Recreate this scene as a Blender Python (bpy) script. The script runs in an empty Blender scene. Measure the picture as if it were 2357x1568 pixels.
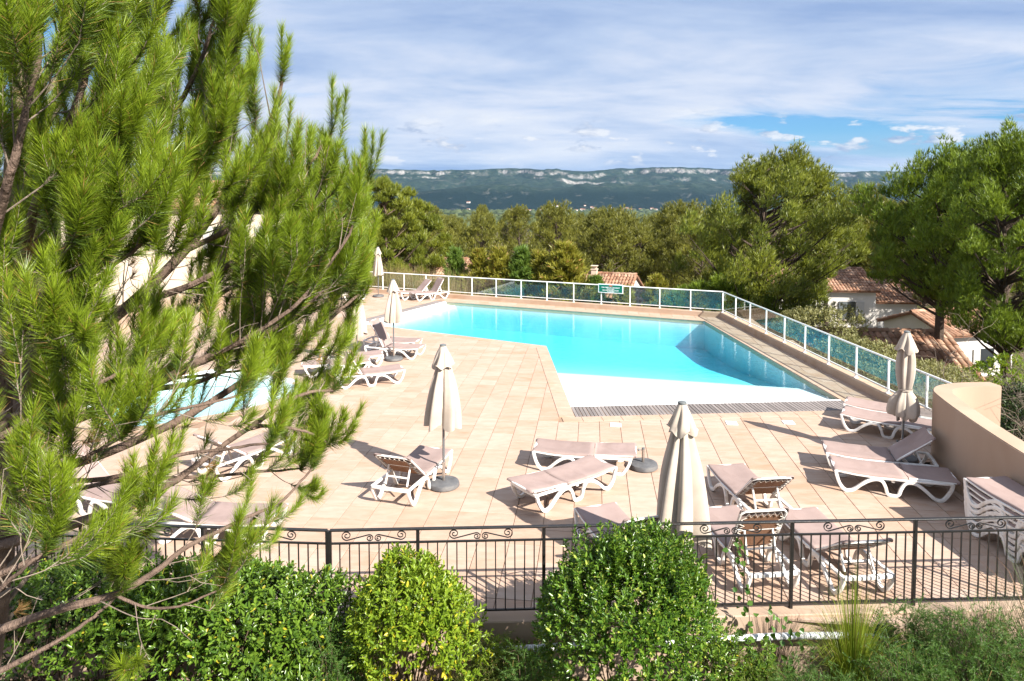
import bpy, bmesh, math, random
import numpy as np
from mathutils import Vector, Matrix
R = math.radians
rng = np.random.default_rng(11)
random.seed(5)
sc = bpy.context.scene
C = sc.collection

# ------------------------------------------------------------------ camera, sky, sun, exposure
CAM_H = 4.9
PITCH = R(3.0)
cam = bpy.data.cameras.new('camera')
cam.sensor_width = 36.0
cam.lens = 24.0
cam.shift_y = -0.107
cam.clip_start = 0.05
cam.clip_end = 40000
camo = bpy.data.objects.new('camera', cam)
C.objects.link(camo)
camo.location = (0, 0, CAM_H)
camo.rotation_euler = (R(90) - PITCH, 0, 0)
sc.camera = camo

SUN_EL = R(38)
SUN_DIR = Vector((math.cos(SUN_EL) * 0.70, -math.cos(SUN_EL) * 0.714, math.sin(SUN_EL)))   # towards the sun
w = bpy.data.worlds.new('World')
sc.world = w
w.use_nodes = True
wn, wl = w.node_tree.nodes, w.node_tree.links
wn.clear()


def N(nodes, t, **kw):
    n = nodes.new(t)
    for k, v in kw.items():
        if k.startswith('i_'):
            n.inputs[k[2:].replace('_', ' ')].default_value = v
        else:
            setattr(n, k, v)
    return n


def mth(nodes, links, op, a, b=None, c=None, clamp=False):
    n = nodes.new('ShaderNodeMath')
    n.operation = op
    n.use_clamp = clamp
    for i, v in enumerate((a, b, c)):
        if v is None:
            continue
        if hasattr(v, 'is_output'):
            links.new(v, n.inputs[i])
        else:
            n.inputs[i].default_value = v
    return n.outputs[0]


def ramp(nodes, links, fac, stops, interp='LINEAR'):
    n = nodes.new('ShaderNodeValToRGB')
    n.color_ramp.interpolation = interp
    e = n.color_ramp.elements
    while len(e) > len(stops):
        e.remove(e[-1])
    while len(e) < len(stops):
        e.new(0.5)
    for i, (p, c) in enumerate(stops):
        e[i].position = p
        e[i].color = (c, c, c, 1) if isinstance(c, (int, float)) else (*c, 1)
    links.new(fac, n.inputs[0])
    return n.outputs[0]


def mixc(nodes, links, fac, a, b, mode='MIX'):
    n = nodes.new('ShaderNodeMix')
    n.data_type = 'RGBA'
    n.blend_type = mode
    for i, v in ((0, fac), (6, a), (7, b)):
        if hasattr(v, 'is_output'):
            links.new(v, n.inputs[i])
        elif i == 0:
            n.inputs[0].default_value = v
        else:
            n.inputs[i].default_value = (*v, 1) if len(v) == 3 else v
    return n.outputs[2]


def noise(nodes, links, vec, scale, detail=4, rough=0.55, dist=0.0, dim='3D'):
    n = nodes.new('ShaderNodeTexNoise')
    n.noise_dimensions = dim
    n.inputs['Scale'].default_value = scale
    n.inputs['Detail'].default_value = detail
    n.inputs['Roughness'].default_value = rough
    n.inputs['Distortion'].default_value = dist
    if vec is not None:
        links.new(vec, n.inputs['Vector'])
    return n.outputs['Fac']


sky = N(wn, 'ShaderNodeTexSky', sky_type='NISHITA', sun_disc=False)
sky.sun_elevation = SUN_EL
sky.sun_rotation = math.atan2(SUN_DIR.x, SUN_DIR.y)
sky.altitude = 250
sky.air_density = 1.0
sky.dust_density = 0.6
sky.ozone_density = 1.2
tc = N(wn, 'ShaderNodeTexCoord')
sep = N(wn, 'ShaderNodeSeparateXYZ')
wl.new(tc.outputs['Generated'], sep.inputs[0])
zc = mth(wn, wl, 'MAXIMUM', sep.outputs['Z'], 0.0)


def cloud_vec(k, sx, sy, ox=0.0, oy=0.0):
    d = mth(wn, wl, 'ADD', zc, k)
    px = mth(wn, wl, 'MULTIPLY_ADD', mth(wn, wl, 'DIVIDE', sep.outputs['X'], d), sx, ox)
    py = mth(wn, wl, 'MULTIPLY_ADD', mth(wn, wl, 'DIVIDE', sep.outputs['Y'], d), sy, oy)
    cb = N(wn, 'ShaderNodeCombineXYZ')
    wl.new(px, cb.inputs[0])
    wl.new(py, cb.inputs[1])
    return cb.outputs[0]


SEEDX, SEEDY = 1.1, 6.9
v_hi = cloud_vec(0.16, 0.62, 0.95, SEEDX, SEEDY)
n_cov = noise(wn, wl, v_hi, 0.62, 2, 0.45, 0.25)            # where the sheet opens to blue
n_det = noise(wn, wl, cloud_vec(0.12, 0.8, 1.35, 0.4, 4.0), 1.3, 9, 0.62, 0.55)
n_gry = noise(wn, wl, cloud_vec(0.16, 0.62, 1.05, 7.7 + SEEDX, 2.2), 0.75, 7, 0.55, 0.35)
cov = mth(wn, wl, 'ADD', mth(wn, wl, 'MULTIPLY', n_cov, 0.80), mth(wn, wl, 'MULTIPLY', n_det, 0.30))
fac = ramp(wn, wl, cov, [(0.415, 0.0), (0.445, 0.55), (0.50, 0.95)])
shade = ramp(wn, wl, mth(wn, wl, 'ADD', mth(wn, wl, 'MULTIPLY', n_gry, 0.78), mth(wn, wl, 'MULTIPLY', n_det, 0.27)),
             [(0.38, (2.6, 3.6, 5.7)), (0.47, (4.0, 4.9, 6.6)), (0.55, (5.6, 6.1, 7.2)), (0.66, (7.1, 7.2, 7.5))])
blue = mixc(wn, wl, 1.0, sky.outputs[0], (0.44, 0.79, 1.15), 'MULTIPLY')
fac = mth(wn, wl, 'MAXIMUM', fac, ramp(wn, wl, sep.outputs['Z'], [(0.02, 0.9), (0.085, 0.0)]))
c1 = mixc(wn, wl, fac, blue, shade)
# low fair-weather cumulus near the skyline
cmb = N(wn, 'ShaderNodeCombineXYZ')
az = mth(wn, wl, 'ARCTAN2', sep.outputs['X'], sep.outputs['Y'])
wl.new(mth(wn, wl, 'MULTIPLY', az, 11.0), cmb.inputs[0])
wl.new(mth(wn, wl, 'MULTIPLY', sep.outputs['Z'], 30.0), cmb.inputs[1])
n_cu = noise(wn, wl, cmb.outputs[0], 1.15, 7, 0.6, 0.1)
band = mth(wn, wl, 'MULTIPLY', ramp(wn, wl, sep.outputs['Z'], [(0.040, 0.0), (0.052, 1.0), (0.085, 1.0), (0.125, 0.0)]),
           ramp(wn, wl, n_cu, [(0.55, 0.0), (0.60, 1.0)]))
cu_vec = N(wn, 'ShaderNodeVectorMath')
wl.new(cmb.outputs[0], cu_vec.inputs[0])
cu_vec.inputs[1].default_value = (0.25, 0.35, 0.0)
n_up = noise(wn, wl, cu_vec.outputs[0], 1.15, 7, 0.6, 0.1)   # the same cloud a little higher: lit rims, grey bases
cu_shape = ramp(wn, wl, mth(wn, wl, 'SUBTRACT', mth(wn, wl, 'ADD', n_cu, 0.5), n_up), [(0.49, (2.9, 3.7, 5.3)), (0.66, (7.2, 7.3, 7.5))])
c2 = mixc(wn, wl, mth(wn, wl, 'MULTIPLY', band, 0.85), c1, cu_shape)
bg = N(wn, 'ShaderNodeBackground')
bg.inputs['Strength'].default_value = 0.05
wl.new(c2, bg.inputs['Color'])
wout = N(wn, 'ShaderNodeOutputWorld')
wl.new(bg.outputs[0], wout.inputs['Surface'])

sun = bpy.data.lights.new('sun', 'SUN')
sun.energy = 5.0
sun.angle = R(0.53)
sun.color = (1.0, 0.95, 0.87)
suno = bpy.data.objects.new('sun', sun)
C.objects.link(suno)
suno.rotation_euler = SUN_DIR.to_track_quat('Z', 'Y').to_euler()
suno.location = (20, -20, 30)

sc.view_settings.view_transform = 'Standard'
sc.view_settings.look = 'None'
sc.view_settings.exposure = 1.4
sc.view_settings.gamma = 1.0
sc.view_settings.use_curve_mapping = False
sc.cycles.max_bounces = 6
sc.cycles.diffuse_bounces = 2
sc.cycles.glossy_bounces = 2
sc.cycles.transmission_bounces = 4
sc.cycles.transparent_max_bounces = 16
sc.cycles.volume_bounces = 0
sc.cycles.use_denoising = True
sc.cycles.caustics_reflective = False
sc.cycles.caustics_refractive = False
sc.cycles.sample_clamp_indirect = 6.0

# ------------------------------------------------------------------ where a picture point lies in the place (survey of the site)
F_PX = 24.0 / 36.0 * 2357.0
HOR = 449.5
PPY = HOR + F_PX * math.tan(PITCH)
_c, _s = math.cos(PITCH), math.sin(PITCH)


def ray(px, py):
    u = (px - 1178.5) / F_PX
    v = -(py - PPY) / F_PX
    return np.array([u, _c + v * _s, -_s + v * _c])


def P(px, py, z=0.0):
    d = ray(px, py)
    return np.array([0, 0, CAM_H]) + d * ((z - CAM_H) / d[2])


def D(px, py, Y):
    d = ray(px, py)
    return np.array([0, 0, CAM_H]) + d * (Y / d[1])


def proj(p):
    x, y, z = p[0], p[1], p[2] - CAM_H
    f = y * _c - z * _s
    return 1178.5 + F_PX * x / f, PPY - F_PX * (y * _s + z * _c) / f


# ------------------------------------------------------------------ materials
MATS = {}


def new_mat(name):
    m = bpy.data.materials.new(name)
    m.use_nodes = True
    nt = m.node_tree
    nt.nodes.clear()
    out = nt.nodes.new('ShaderNodeOutputMaterial')
    MATS[name] = m
    return m, nt.nodes, nt.links, out


KEEP = {'white_paint', 'white_plastic', 'pool_white', 'sign_white', 'sign_green', 'sign_red', 'lid_white', 'pipe_white', 'iron', 'dark_glass'}


def pm(name, c1, c2=None, scale=6.0, rough=0.7, bump=0.0, bscale=None, c3=None, s3=1.2, spec=0.4, metal=0.0,
       isl=0.0, wear=None, detail=5, stretch=None, coords='Object', bdist=0.02):
    """plain surface: two-tone fine noise, a broad stain tone, per-piece variation, fine relief"""
    if name not in KEEP:
        dim = lambda c: None if c is None else tuple(v * 0.80 for v in c)
        c1, c2, c3 = dim(c1), dim(c2), dim(c3)
        wear = wear and (dim(wear[0]), wear[1], wear[2])
    m, n, l, out = new_mat(name)
    b = n.new('ShaderNodeBsdfPrincipled')
    b.inputs['Roughness'].default_value = rough
    b.inputs['Metallic'].default_value = metal
    b.inputs['Specular IOR Level'].default_value = spec
    tcn = n.new('ShaderNodeTexCoord')
    vec = tcn.outputs[coords]
    if stretch:
        mp = n.new('ShaderNodeMapping')
        mp.inputs['Scale'].default_value = stretch
        l.new(vec, mp.inputs[0])
        vec = mp.outputs[0]
    col = None
    f = noise(n, l, vec, scale, detail)
    col = mixc(n, l, ramp(n, l, f, [(0.3, 0.0), (0.7, 1.0)]), c1, c2 or c1)
    if c3:
        f3 = noise(n, l, vec, s3, 4, 0.6, 0.5)
        col = mixc(n, l, ramp(n, l, f3, [(0.5, 0.0), (0.72, 1.0)]), col, c3)
    if wear:
        f4 = noise(n, l, vec, wear[1], 6, 0.7, 0.3)
        col = mixc(n, l, ramp(n, l, f4, [(wear[2], 0.0), (wear[2] + 0.05, 1.0)]), col, wear[0])
    if isl:
        g = n.new('ShaderNodeNewGeometry')
        oi = n.new('ShaderNodeObjectInfo')
        r = mth(n, l, 'FRACT', mth(n, l, 'ADD', g.outputs['Random Per Island'], oi.outputs['Random']))
        hs = n.new('ShaderNodeHueSaturation')
        l.new(col, hs.inputs['Color'])
        l.new(mth(n, l, 'MULTIPLY_ADD', r, isl, 1.0 - isl * 0.5), hs.inputs['Value'])
        col = hs.outputs[0]
    l.new(col, b.inputs['Base Color'])
    if bump:
        bp = n.new('ShaderNodeBump')
        bp.inputs['Strength'].default_value = bump
        bp.inputs['Distance'].default_value = bdist
        l.new(noise(n, l, vec, bscale or scale * 4, 5, 0.6), bp.inputs['Height'])
        l.new(bp.outputs[0], b.inputs['Normal'])
    l.new(b.outputs[0], out.inputs[0])
    return m


def leaf_mat(name, dark, light, odd=None, odd_p=0.06, rough=0.45, trans=0.26, tcol=None, spec=0.4, patch=0.0, patch_s=0.6):
    m, n, l, out = new_mat(name)
    g = n.new('ShaderNodeNewGeometry')
    oi = n.new('ShaderNodeObjectInfo')
    r = mth(n, l, 'FRACT', mth(n, l, 'ADD', g.outputs['Random Per Island'], mth(n, l, 'MULTIPLY', oi.outputs['Random'], 0.37)))
    rr = r
    if patch:
        tcn = n.new('ShaderNodeTexCoord')
        rr = mth(n, l, 'ADD', mth(n, l, 'MULTIPLY', r, 1.0 - patch),
                 mth(n, l, 'MULTIPLY', ramp(n, l, noise(n, l, tcn.outputs['Object'], patch_s, 3), [(0.35, 0.0), (0.65, 1.0)]), patch))
    col = mixc(n, l, rr, dark, light)
    if odd:
        col = mixc(n, l, ramp(n, l, r, [(1.0 - odd_p - 0.005, 0.0), (1.0 - odd_p, 1.0)]), col, odd)
    b = n.new('ShaderNodeBsdfPrincipled')
    b.inputs['Roughness'].default_value = rough
    b.inputs['Specular IOR Level'].default_value = spec
    l.new(col, b.inputs['Base Color'])
    t = n.new('ShaderNodeBsdfTranslucent')
    l.new(mixc(n, l, 0.5, col, tcol or (light[0] * 1.3, light[1] * 1.25, light[2] * 0.6)), t.inputs['Color'])
    mx = n.new('ShaderNodeMixShader')
    mx.inputs[0].default_value = trans
    l.new(b.outputs[0], mx.inputs[1])
    l.new(t.outputs[0], mx.inputs[2])
    l.new(mx.outputs[0], out.inputs[0])
    return m


# deck tiles: warm sandstone-look slabs with rusty stains that have a shape of their own
def tile_mat(name, base_v=1.0):
    m, n, l, out = new_mat(name)
    b = n.new('ShaderNodeBsdfPrincipled')
    b.inputs['Roughness'].default_value = 0.62
    b.inputs['Specular IOR Level'].default_value = 0.3
    g = n.new('ShaderNodeNewGeometry')
    oi = n.new('ShaderNodeObjectInfo')
    r = mth(n, l, 'FRACT', mth(n, l, 'ADD', g.outputs['Random Per Island'], oi.outputs['Random']))
    pos = g.outputs['Position']
    mp = n.new('ShaderNodeMapping')
    mp.inputs['Scale'].default_value = (0.55, 1.6, 1.0)
    mp.inputs['Rotation'].default_value = (0, 0, R(6.7))
    l.new(pos, mp.inputs[0])
    off = n.new('ShaderNodeCombineXYZ')
    l.new(mth(n, l, 'MULTIPLY', r, 17.0), off.inputs[2])
    ad = n.new('ShaderNodeVectorMath')
    l.new(mp.outputs[0], ad.inputs[0])
    l.new(off.outputs[0], ad.inputs[1])
    fine = noise(n, l, ad.outputs[0], 5.0, 6, 0.65, 0.4)
    col = mixc(n, l, ramp(n, l, fine, [(0.32, 0.0), (0.68, 1.0)]), (0.375, 0.250, 0.180), (0.435, 0.320, 0.245))
    broad = noise(n, l, pos, 0.45, 3, 0.5, 0.3)
    st = noise(n, l, ad.outputs[0], 2.0, 5, 0.6, 0.8)
    sfac = mth(n, l, 'MULTIPLY', ramp(n, l, st, [(0.50, 0.0), (0.70, 0.66)]), ramp(n, l, broad, [(0.42, 0.12), (0.62, 0.95)]))
    col = mixc(n, l, sfac, col, (0.35, 0.190, 0.105))
    hs = n.new('ShaderNodeHueSaturation')
    l.new(col, hs.inputs['Color'])
    l.new(mth(n, l, 'MULTIPLY_ADD', r, 0.10, 0.95 * base_v), hs.inputs['Value'])
    l.new(mth(n, l, 'MULTIPLY_ADD', r, -0.18, 1.06), hs.inputs['Saturation'])
    l.new(hs.outputs[0], b.inputs['Base Color'])
    bp = n.new('ShaderNodeBump')
    bp.inputs['Strength'].default_value = 0.12
    bp.inputs['Distance'].default_value = 0.006
    l.new(noise(n, l, pos, 40.0, 5, 0.6), bp.inputs['Height'])
    l.new(bp.outputs[0], b.inputs['Normal'])
    l.new(b.outputs[0], out.inputs[0])
    return m


tile_mat('tile')
pm('mortar', (0.29, 0.18, 0.115), (0.38, 0.255, 0.175), 3.0, 0.9, 0.3, 60)
pm('coping', (0.475, 0.335, 0.245), (0.54, 0.40, 0.305), 5.0, 0.6, 0.12, 45, c3=(0.48, 0.31, 0.20), s3=0.8, isl=0.06, spec=0.3)
pm('render_beige', (0.455, 0.325, 0.235), (0.51, 0.375, 0.28), 1.2, 0.85, 0.25, 90, c3=(0.41, 0.275, 0.19), s3=0.5, spec=0.2, bdist=0.006, wear=((0.33, 0.235, 0.165), 1.7, 0.63), stretch=(1, 1, 0.28))
pm('curb_beige', (0.50, 0.345, 0.25), (0.57, 0.42, 0.31), 1.5, 0.85, 0.2, 70, c3=(0.47, 0.30, 0.19), s3=0.9, spec=0.2, bdist=0.006)
pm('white_wall', (0.74, 0.69, 0.63), (0.80, 0.76, 0.71), 0.6, 0.9, 0.15, 30, c3=(0.62, 0.55, 0.47), s3=0.25, spec=0.2)
pm('cream_wall', (0.66, 0.54, 0.42), (0.72, 0.60, 0.48), 0.6, 0.9, 0.15, 30, spec=0.2)
pm('pool_white', (0.73, 0.74, 0.74), (0.78, 0.79, 0.79), 2.0, 0.5, 0.05, 30, spec=0.3)
pm('pool_blue', (0.30, 0.62, 0.72), (0.36, 0.68, 0.76), 3.0, 0.5, 0.05, 30, spec=0.3)
pm('pool_rim', (0.42, 0.44, 0.30), (0.52, 0.50, 0.36), 8.0, 0.6, 0.1, 40)
pm('grating_wood', (0.19, 0.165, 0.155), (0.33, 0.29, 0.275), 3.0, 0.85, 0.4, 40, isl=0.42, stretch=(20, 1.2, 6), spec=0.2)
pm('white_paint', (0.78, 0.77, 0.74), (0.82, 0.81, 0.79), 4.0, 0.35, 0.03, 40, wear=((0.55, 0.48, 0.40), 14.0, 0.70))
pm('white_plastic', (0.76, 0.73, 0.69), (0.82, 0.80, 0.77), 5.0, 0.42, 0.05, 30, c3=(0.60, 0.53, 0.46), s3=4.0, spec=0.45)
pm('sling', (0.335, 0.245, 0.22), (0.39, 0.29, 0.262), 3.0, 0.8, 0.35, 320, c3=(0.31, 0.225, 0.20), s3=2.5, spec=0.2, isl=0.16, bdist=0.003)
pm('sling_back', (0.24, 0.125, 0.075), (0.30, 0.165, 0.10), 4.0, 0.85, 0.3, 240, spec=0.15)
pm('lace', (0.66, 0.58, 0.50), (0.74, 0.67, 0.59), 8.0, 0.8, 0.1, 60, spec=0.2)
pm('canvas', (0.52, 0.44, 0.36), (0.60, 0.52, 0.44), 2.0, 0.9, 0.25, 220, c3=(0.48, 0.39, 0.31), s3=1.8, spec=0.15, isl=0.10, bdist=0.004)
pm('pole_grey', (0.22, 0.23, 0.24), (0.30, 0.31, 0.32), 8.0, 0.4, 0.05, 40, metal=0.6)
pm('chrome', (0.55, 0.50, 0.46), (0.65, 0.60, 0.56), 8.0, 0.22, 0.0, metal=0.9)
pm('concrete_dark', (0.095, 0.095, 0.10), (0.15, 0.15, 0.155), 9.0, 0.7, 0.25, 60, c3=(0.20, 0.19, 0.18), s3=3.0, spec=0.3)
pm('cap_grey', (0.13, 0.14, 0.14), (0.18, 0.19, 0.19), 9.0, 0.5, 0.05, 60)
pm('iron', (0.008, 0.007, 0.007), (0.016, 0.014, 0.013), 10.0, 0.42, 0.15, 60, wear=((0.055, 0.030, 0.020), 9.0, 0.63), spec=0.5)
pm('pipe_white', (0.70, 0.71, 0.72), (0.78, 0.78, 0.78), 7.0, 0.5, 0.1, 50, c3=(0.42, 0.40, 0.38), s3=7.0)
pm('bark_pine', (0.155, 0.105, 0.08), (0.25, 0.175, 0.135), 9.0, 0.95, 0.9, 30, c3=(0.085, 0.058, 0.045), s3=5.0, spec=0.15, stretch=(1, 1, 0.45), bdist=0.05)
pm('bark_dry', (0.20, 0.155, 0.12), (0.31, 0.25, 0.20), 10.0, 0.95, 0.6, 40, spec=0.15)
pm('bark_dark', (0.07, 0.052, 0.042), (0.13, 0.095, 0.075), 3.0, 0.95, 0.8, 10, spec=0.1, bdist=0.08)
pm('stem_brown', (0.10, 0.07, 0.045), (0.17, 0.12, 0.08), 12.0, 0.9, 0.3, 40, spec=0.2)
pm('soil', (0.085, 0.065, 0.04), (0.17, 0.135, 0.085), 2.2, 0.95, 0.8, 9, c3=(0.07, 0.085, 0.025), s3=0.9, spec=0.1, bdist=0.1)
pm('roof_tile', (0.26, 0.125, 0.075), (0.44, 0.265, 0.175), 1.6, 0.85, 0.25, 24, c3=(0.50, 0.36, 0.265), s3=1.1, isl=0.7, spec=0.15, coords='Object')
pm('roof_under', (0.22, 0.10, 0.06), (0.30, 0.15, 0.09), 2.0, 0.9)
pm('shutter', (0.10, 0.115, 0.12), (0.15, 0.165, 0.17), 4.0, 0.6)
pm('shutter_light', (0.50, 0.48, 0.45), (0.58, 0.56, 0.53), 4.0, 0.6)
pm('dark_glass', (0.02, 0.025, 0.03), (0.03, 0.035, 0.04), 2.0, 0.08, spec=0.6)
pm('sign_green', (0.0, 0.115, 0.075), (0.0, 0.13, 0.085), 6.0, 0.4)
pm('sign_red', (0.55, 0.10, 0.03), (0.62, 0.14, 0.05), 40.0, 0.5)
pm('sign_white', (0.8, 0.8, 0.8), (0.82, 0.82, 0.82), 6.0, 0.4)
pm('lid_white', (0.78, 0.77, 0.75), (0.82, 0.81, 0.80), 9.0, 0.5, 0.05, 60)
pm('pebble', (0.33, 0.26, 0.2), (0.5, 0.42, 0.33), 9.0, 0.8, isl=0.4)

leaf_mat('needle', (0.080, 0.135, 0.010), (0.290, 0.380, 0.024), odd=(0.36, 0.20, 0.06), odd_p=0.02, rough=0.38, trans=0.28, tcol=(0.42, 0.54, 0.03), patch=0.3, patch_s=1.4)
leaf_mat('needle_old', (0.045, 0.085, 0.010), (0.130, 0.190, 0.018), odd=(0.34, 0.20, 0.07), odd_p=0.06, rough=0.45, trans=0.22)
leaf_mat('needle_dry', (0.26, 0.13, 0.045), (0.42, 0.25, 0.10), rough=0.6, trans=0.25)
leaf_mat('leaf_pitto', (0.040, 0.095, 0.010), (0.165, 0.265, 0.028), odd=(0.42, 0.37, 0.03), odd_p=0.02, rough=0.30, trans=0.30, spec=0.5)
leaf_mat('leaf_yellow', (0.30, 0.30, 0.015), (0.55, 0.46, 0.03), rough=0.4, trans=0.35)
leaf_mat('leaf_lime', (0.10, 0.18, 0.012), (0.27, 0.36, 0.03), odd=(0.50, 0.44, 0.03), odd_p=0.04, rough=0.34, trans=0.35)
leaf_mat('leaf_euon', (0.030, 0.090, 0.010), (0.150, 0.250, 0.024), odd=(0.32, 0.38, 0.06), odd_p=0.07, rough=0.28, trans=0.28, spec=0.5)
leaf_mat('leaf_ivy', (0.035, 0.10, 0.015), (0.11, 0.20, 0.03), rough=0.35, trans=0.3)
leaf_mat('feather', (0.035, 0.095, 0.018), (0.125, 0.225, 0.04), rough=0.5, trans=0.35, odd=(0.30, 0.19, 0.07), odd_p=0.03, patch=0.4, patch_s=2.0)
leaf_mat('feather_lime', (0.085, 0.14, 0.018), (0.20, 0.26, 0.04), rough=0.5, trans=0.3, odd=(0.34, 0.22, 0.08), odd_p=0.08)
leaf_mat('blade', (0.10, 0.16, 0.012), (0.26, 0.32, 0.04), odd=(0.40, 0.27, 0.10), odd_p=0.10, rough=0.4, trans=0.35)
leaf_mat('broom', (0.035, 0.055, 0.016), (0.10, 0.115, 0.04), odd=(0.28, 0.13, 0.05), odd_p=0.06, rough=0.6, trans=0.15)
leaf_mat('straw', (0.22, 0.155, 0.065), (0.42, 0.31, 0.15), odd=(0.16, 0.17, 0.04), odd_p=0.25, rough=0.7, trans=0.25)
leaf_mat('needle_far', (0.050, 0.062, 0.010), (0.255, 0.245, 0.034), rough=0.5, trans=0.22, tcol=(0.32, 0.32, 0.04), patch=0.45, patch_s=0.45)
leaf_mat('needle_mid', (0.046, 0.075, 0.010), (0.255, 0.275, 0.026), rough=0.45, trans=0.24, tcol=(0.34, 0.38, 0.03), patch=0.4, patch_s=0.55)
leaf_mat('needle_bright', (0.050, 0.095, 0.010), (0.245, 0.320, 0.026), rough=0.45, trans=0.24, tcol=(0.36, 0.46, 0.03), patch=0.4, patch_s=0.6)
leaf_mat('cypress_gold', (0.14, 0.145, 0.016), (0.34, 0.32, 0.045), odd=(0.30, 0.15, 0.05), odd_p=0.05, rough=0.5, trans=0.32, patch=0.4, patch_s=0.8)
leaf_mat('cypress_green', (0.05, 0.105, 0.016), (0.17, 0.25, 0.04), rough=0.5, trans=0.32, patch=0.4, patch_s=0.8)
leaf_mat('cypress_blue', (0.055, 0.125, 0.055), (0.16, 0.26, 0.13), rough=0.5, trans=0.32, patch=0.4, patch_s=0.8)
leaf_mat('leaf_olive', (0.12, 0.13, 0.04), (0.36, 0.34, 0.15), rough=0.5, trans=0.28, patch=0.3, patch_s=1.0)
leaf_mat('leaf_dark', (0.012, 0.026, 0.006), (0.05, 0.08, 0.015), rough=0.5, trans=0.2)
leaf_mat('valley_leaf', (0.022, 0.040, 0.014), (0.075, 0.095, 0.035), rough=0.8, trans=0.1)


def schlick(n, l, f0, normal=None):
    """mirror share of a clear surface, the same seen from either side"""
    geo = n.new('ShaderNodeNewGeometry')
    dt = n.new('ShaderNodeVectorMath')
    dt.operation = 'DOT_PRODUCT'
    l.new(geo.outputs['Incoming'], dt.inputs[0])
    l.new(normal if normal is not None else geo.outputs['Normal'], dt.inputs[1])
    c = mth(n, l, 'ABSOLUTE', dt.outputs['Value'])
    p = mth(n, l, 'POWER', mth(n, l, 'SUBTRACT', 1.0, c, clamp=True), 5.0)
    return mth(n, l, 'MULTIPLY_ADD', p, 1.0 - f0, f0, clamp=True)


def glass_mat(name, tint, refl=1.0, ior=1.5):
    m, n, l, out = new_mat(name)
    t = n.new('ShaderNodeBsdfTransparent')
    t.inputs['Color'].default_value = (*tint, 1)
    g = n.new('ShaderNodeBsdfGlossy')
    g.inputs['Roughness'].default_value = 0.0
    mx = n.new('ShaderNodeMixShader')
    l.new(schlick(n, l, refl), mx.inputs[0])
    l.new(t.outputs[0], mx.inputs[1])
    l.new(g.outputs[0], mx.inputs[2])
    l.new(mx.outputs[0], out.inputs[0])
    return m


glass_mat('fence_glass', (0.86, 0.93, 0.92), 0.075)


def water_mat(name, absorb, dens, bump=0.25, scale=2.2):
    m, n, l, out = new_mat(name)
    t = n.new('ShaderNodeBsdfTransparent')
    t.inputs['Color'].default_value = (1, 1, 1, 1)
    g = n.new('ShaderNodeBsdfGlossy')
    g.inputs['Roughness'].default_value = 0.03
    geo = n.new('ShaderNodeNewGeometry')
    mp = n.new('ShaderNodeMapping')
    mp.inputs['Scale'].default_value = (1.0, 2.2, 1.0)
    mp.inputs['Rotation'].default_value = (0, 0, R(8))
    l.new(geo.outputs['Position'], mp.inputs[0])
    h = mth(n, l, 'ADD', noise(n, l, mp.outputs[0], scale, 3, 0.5, 0.4), mth(n, l, 'MULTIPLY', noise(n, l, mp.outputs[0], scale * 3.4, 2, 0.5, 0.2), 0.4))
    bp = n.new('ShaderNodeBump')
    bp.inputs['Strength'].default_value = bump
    bp.inputs['Distance'].default_value = 0.05
    l.new(h, bp.inputs['Height'])
    l.new(bp.outputs[0], g.inputs['Normal'])
    mx = n.new('ShaderNodeMixShader')
    l.new(schlick(n, l, 0.02, bp.outputs[0]), mx.inputs[0])
    l.new(t.outputs[0], mx.inputs[1])
    l.new(g.outputs[0], mx.inputs[2])
    l.new(mx.outputs[0], out.inputs['Surface'])
    va = n.new('ShaderNodeVolumeAbsorption')
    va.inputs['Color'].default_value = (*absorb, 1)
    va.inputs['Density'].default_value = dens
    l.new(va.outputs[0], out.inputs['Volume'])
    return m


water_mat('pool_water', (0.04, 0.85, 0.95), 0.50, 0.20, 1.6)

# ------------------------------------------------------------------ mesh helpers


def tag(o, label=None, cat=None, group=None, kind=None):
    if label:
        o['label'] = label
    if cat:
        o['category'] = cat
    if group:
        o['group'] = group
    if kind:
        o['kind'] = kind
    return o


def link(name, data, parent=None, mat=None):
    o = bpy.data.objects.new(name, data)
    C.objects.link(o)
    if parent is not None:
        o.parent = parent
    if mat and data is not None and not data.materials:
        data.materials.append(MATS[mat])
    return o


def thing(name, loc, label, cat, group=None, rz=0.0):
    o = bpy.data.objects.new(name, None)
    C.objects.link(o)
    o.empty_display_size = 0.2
    o.location = tuple(float(v) for v in loc)
    o.rotation_euler = (0, 0, rz)
    return tag(o, label, cat, group)


def np_mesh(name, V, Fc, smooth=False):
    """mesh straight from arrays; Fc is (n,3) or (n,4)"""
    V = np.asarray(V, dtype=np.float32)
    Fc = np.asarray(Fc, dtype=np.int32)
    k = Fc.shape[1]
    me = bpy.data.meshes.new(name)
    me.vertices.add(len(V))
    me.vertices.foreach_set('co', V.ravel())
    me.loops.add(Fc.size)
    me.loops.foreach_set('vertex_index', Fc.ravel())
    me.polygons.add(len(Fc))
    me.polygons.foreach_set('loop_start', np.arange(0, Fc.size, k, dtype=np.int32))
    me.polygons.foreach_set('loop_total', np.full(len(Fc), k, dtype=np.int32))
    if smooth:
        me.polygons.foreach_set('use_smooth', np.ones(len(Fc), dtype=bool))
    me.update(calc_edges=True)
    return me


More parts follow.
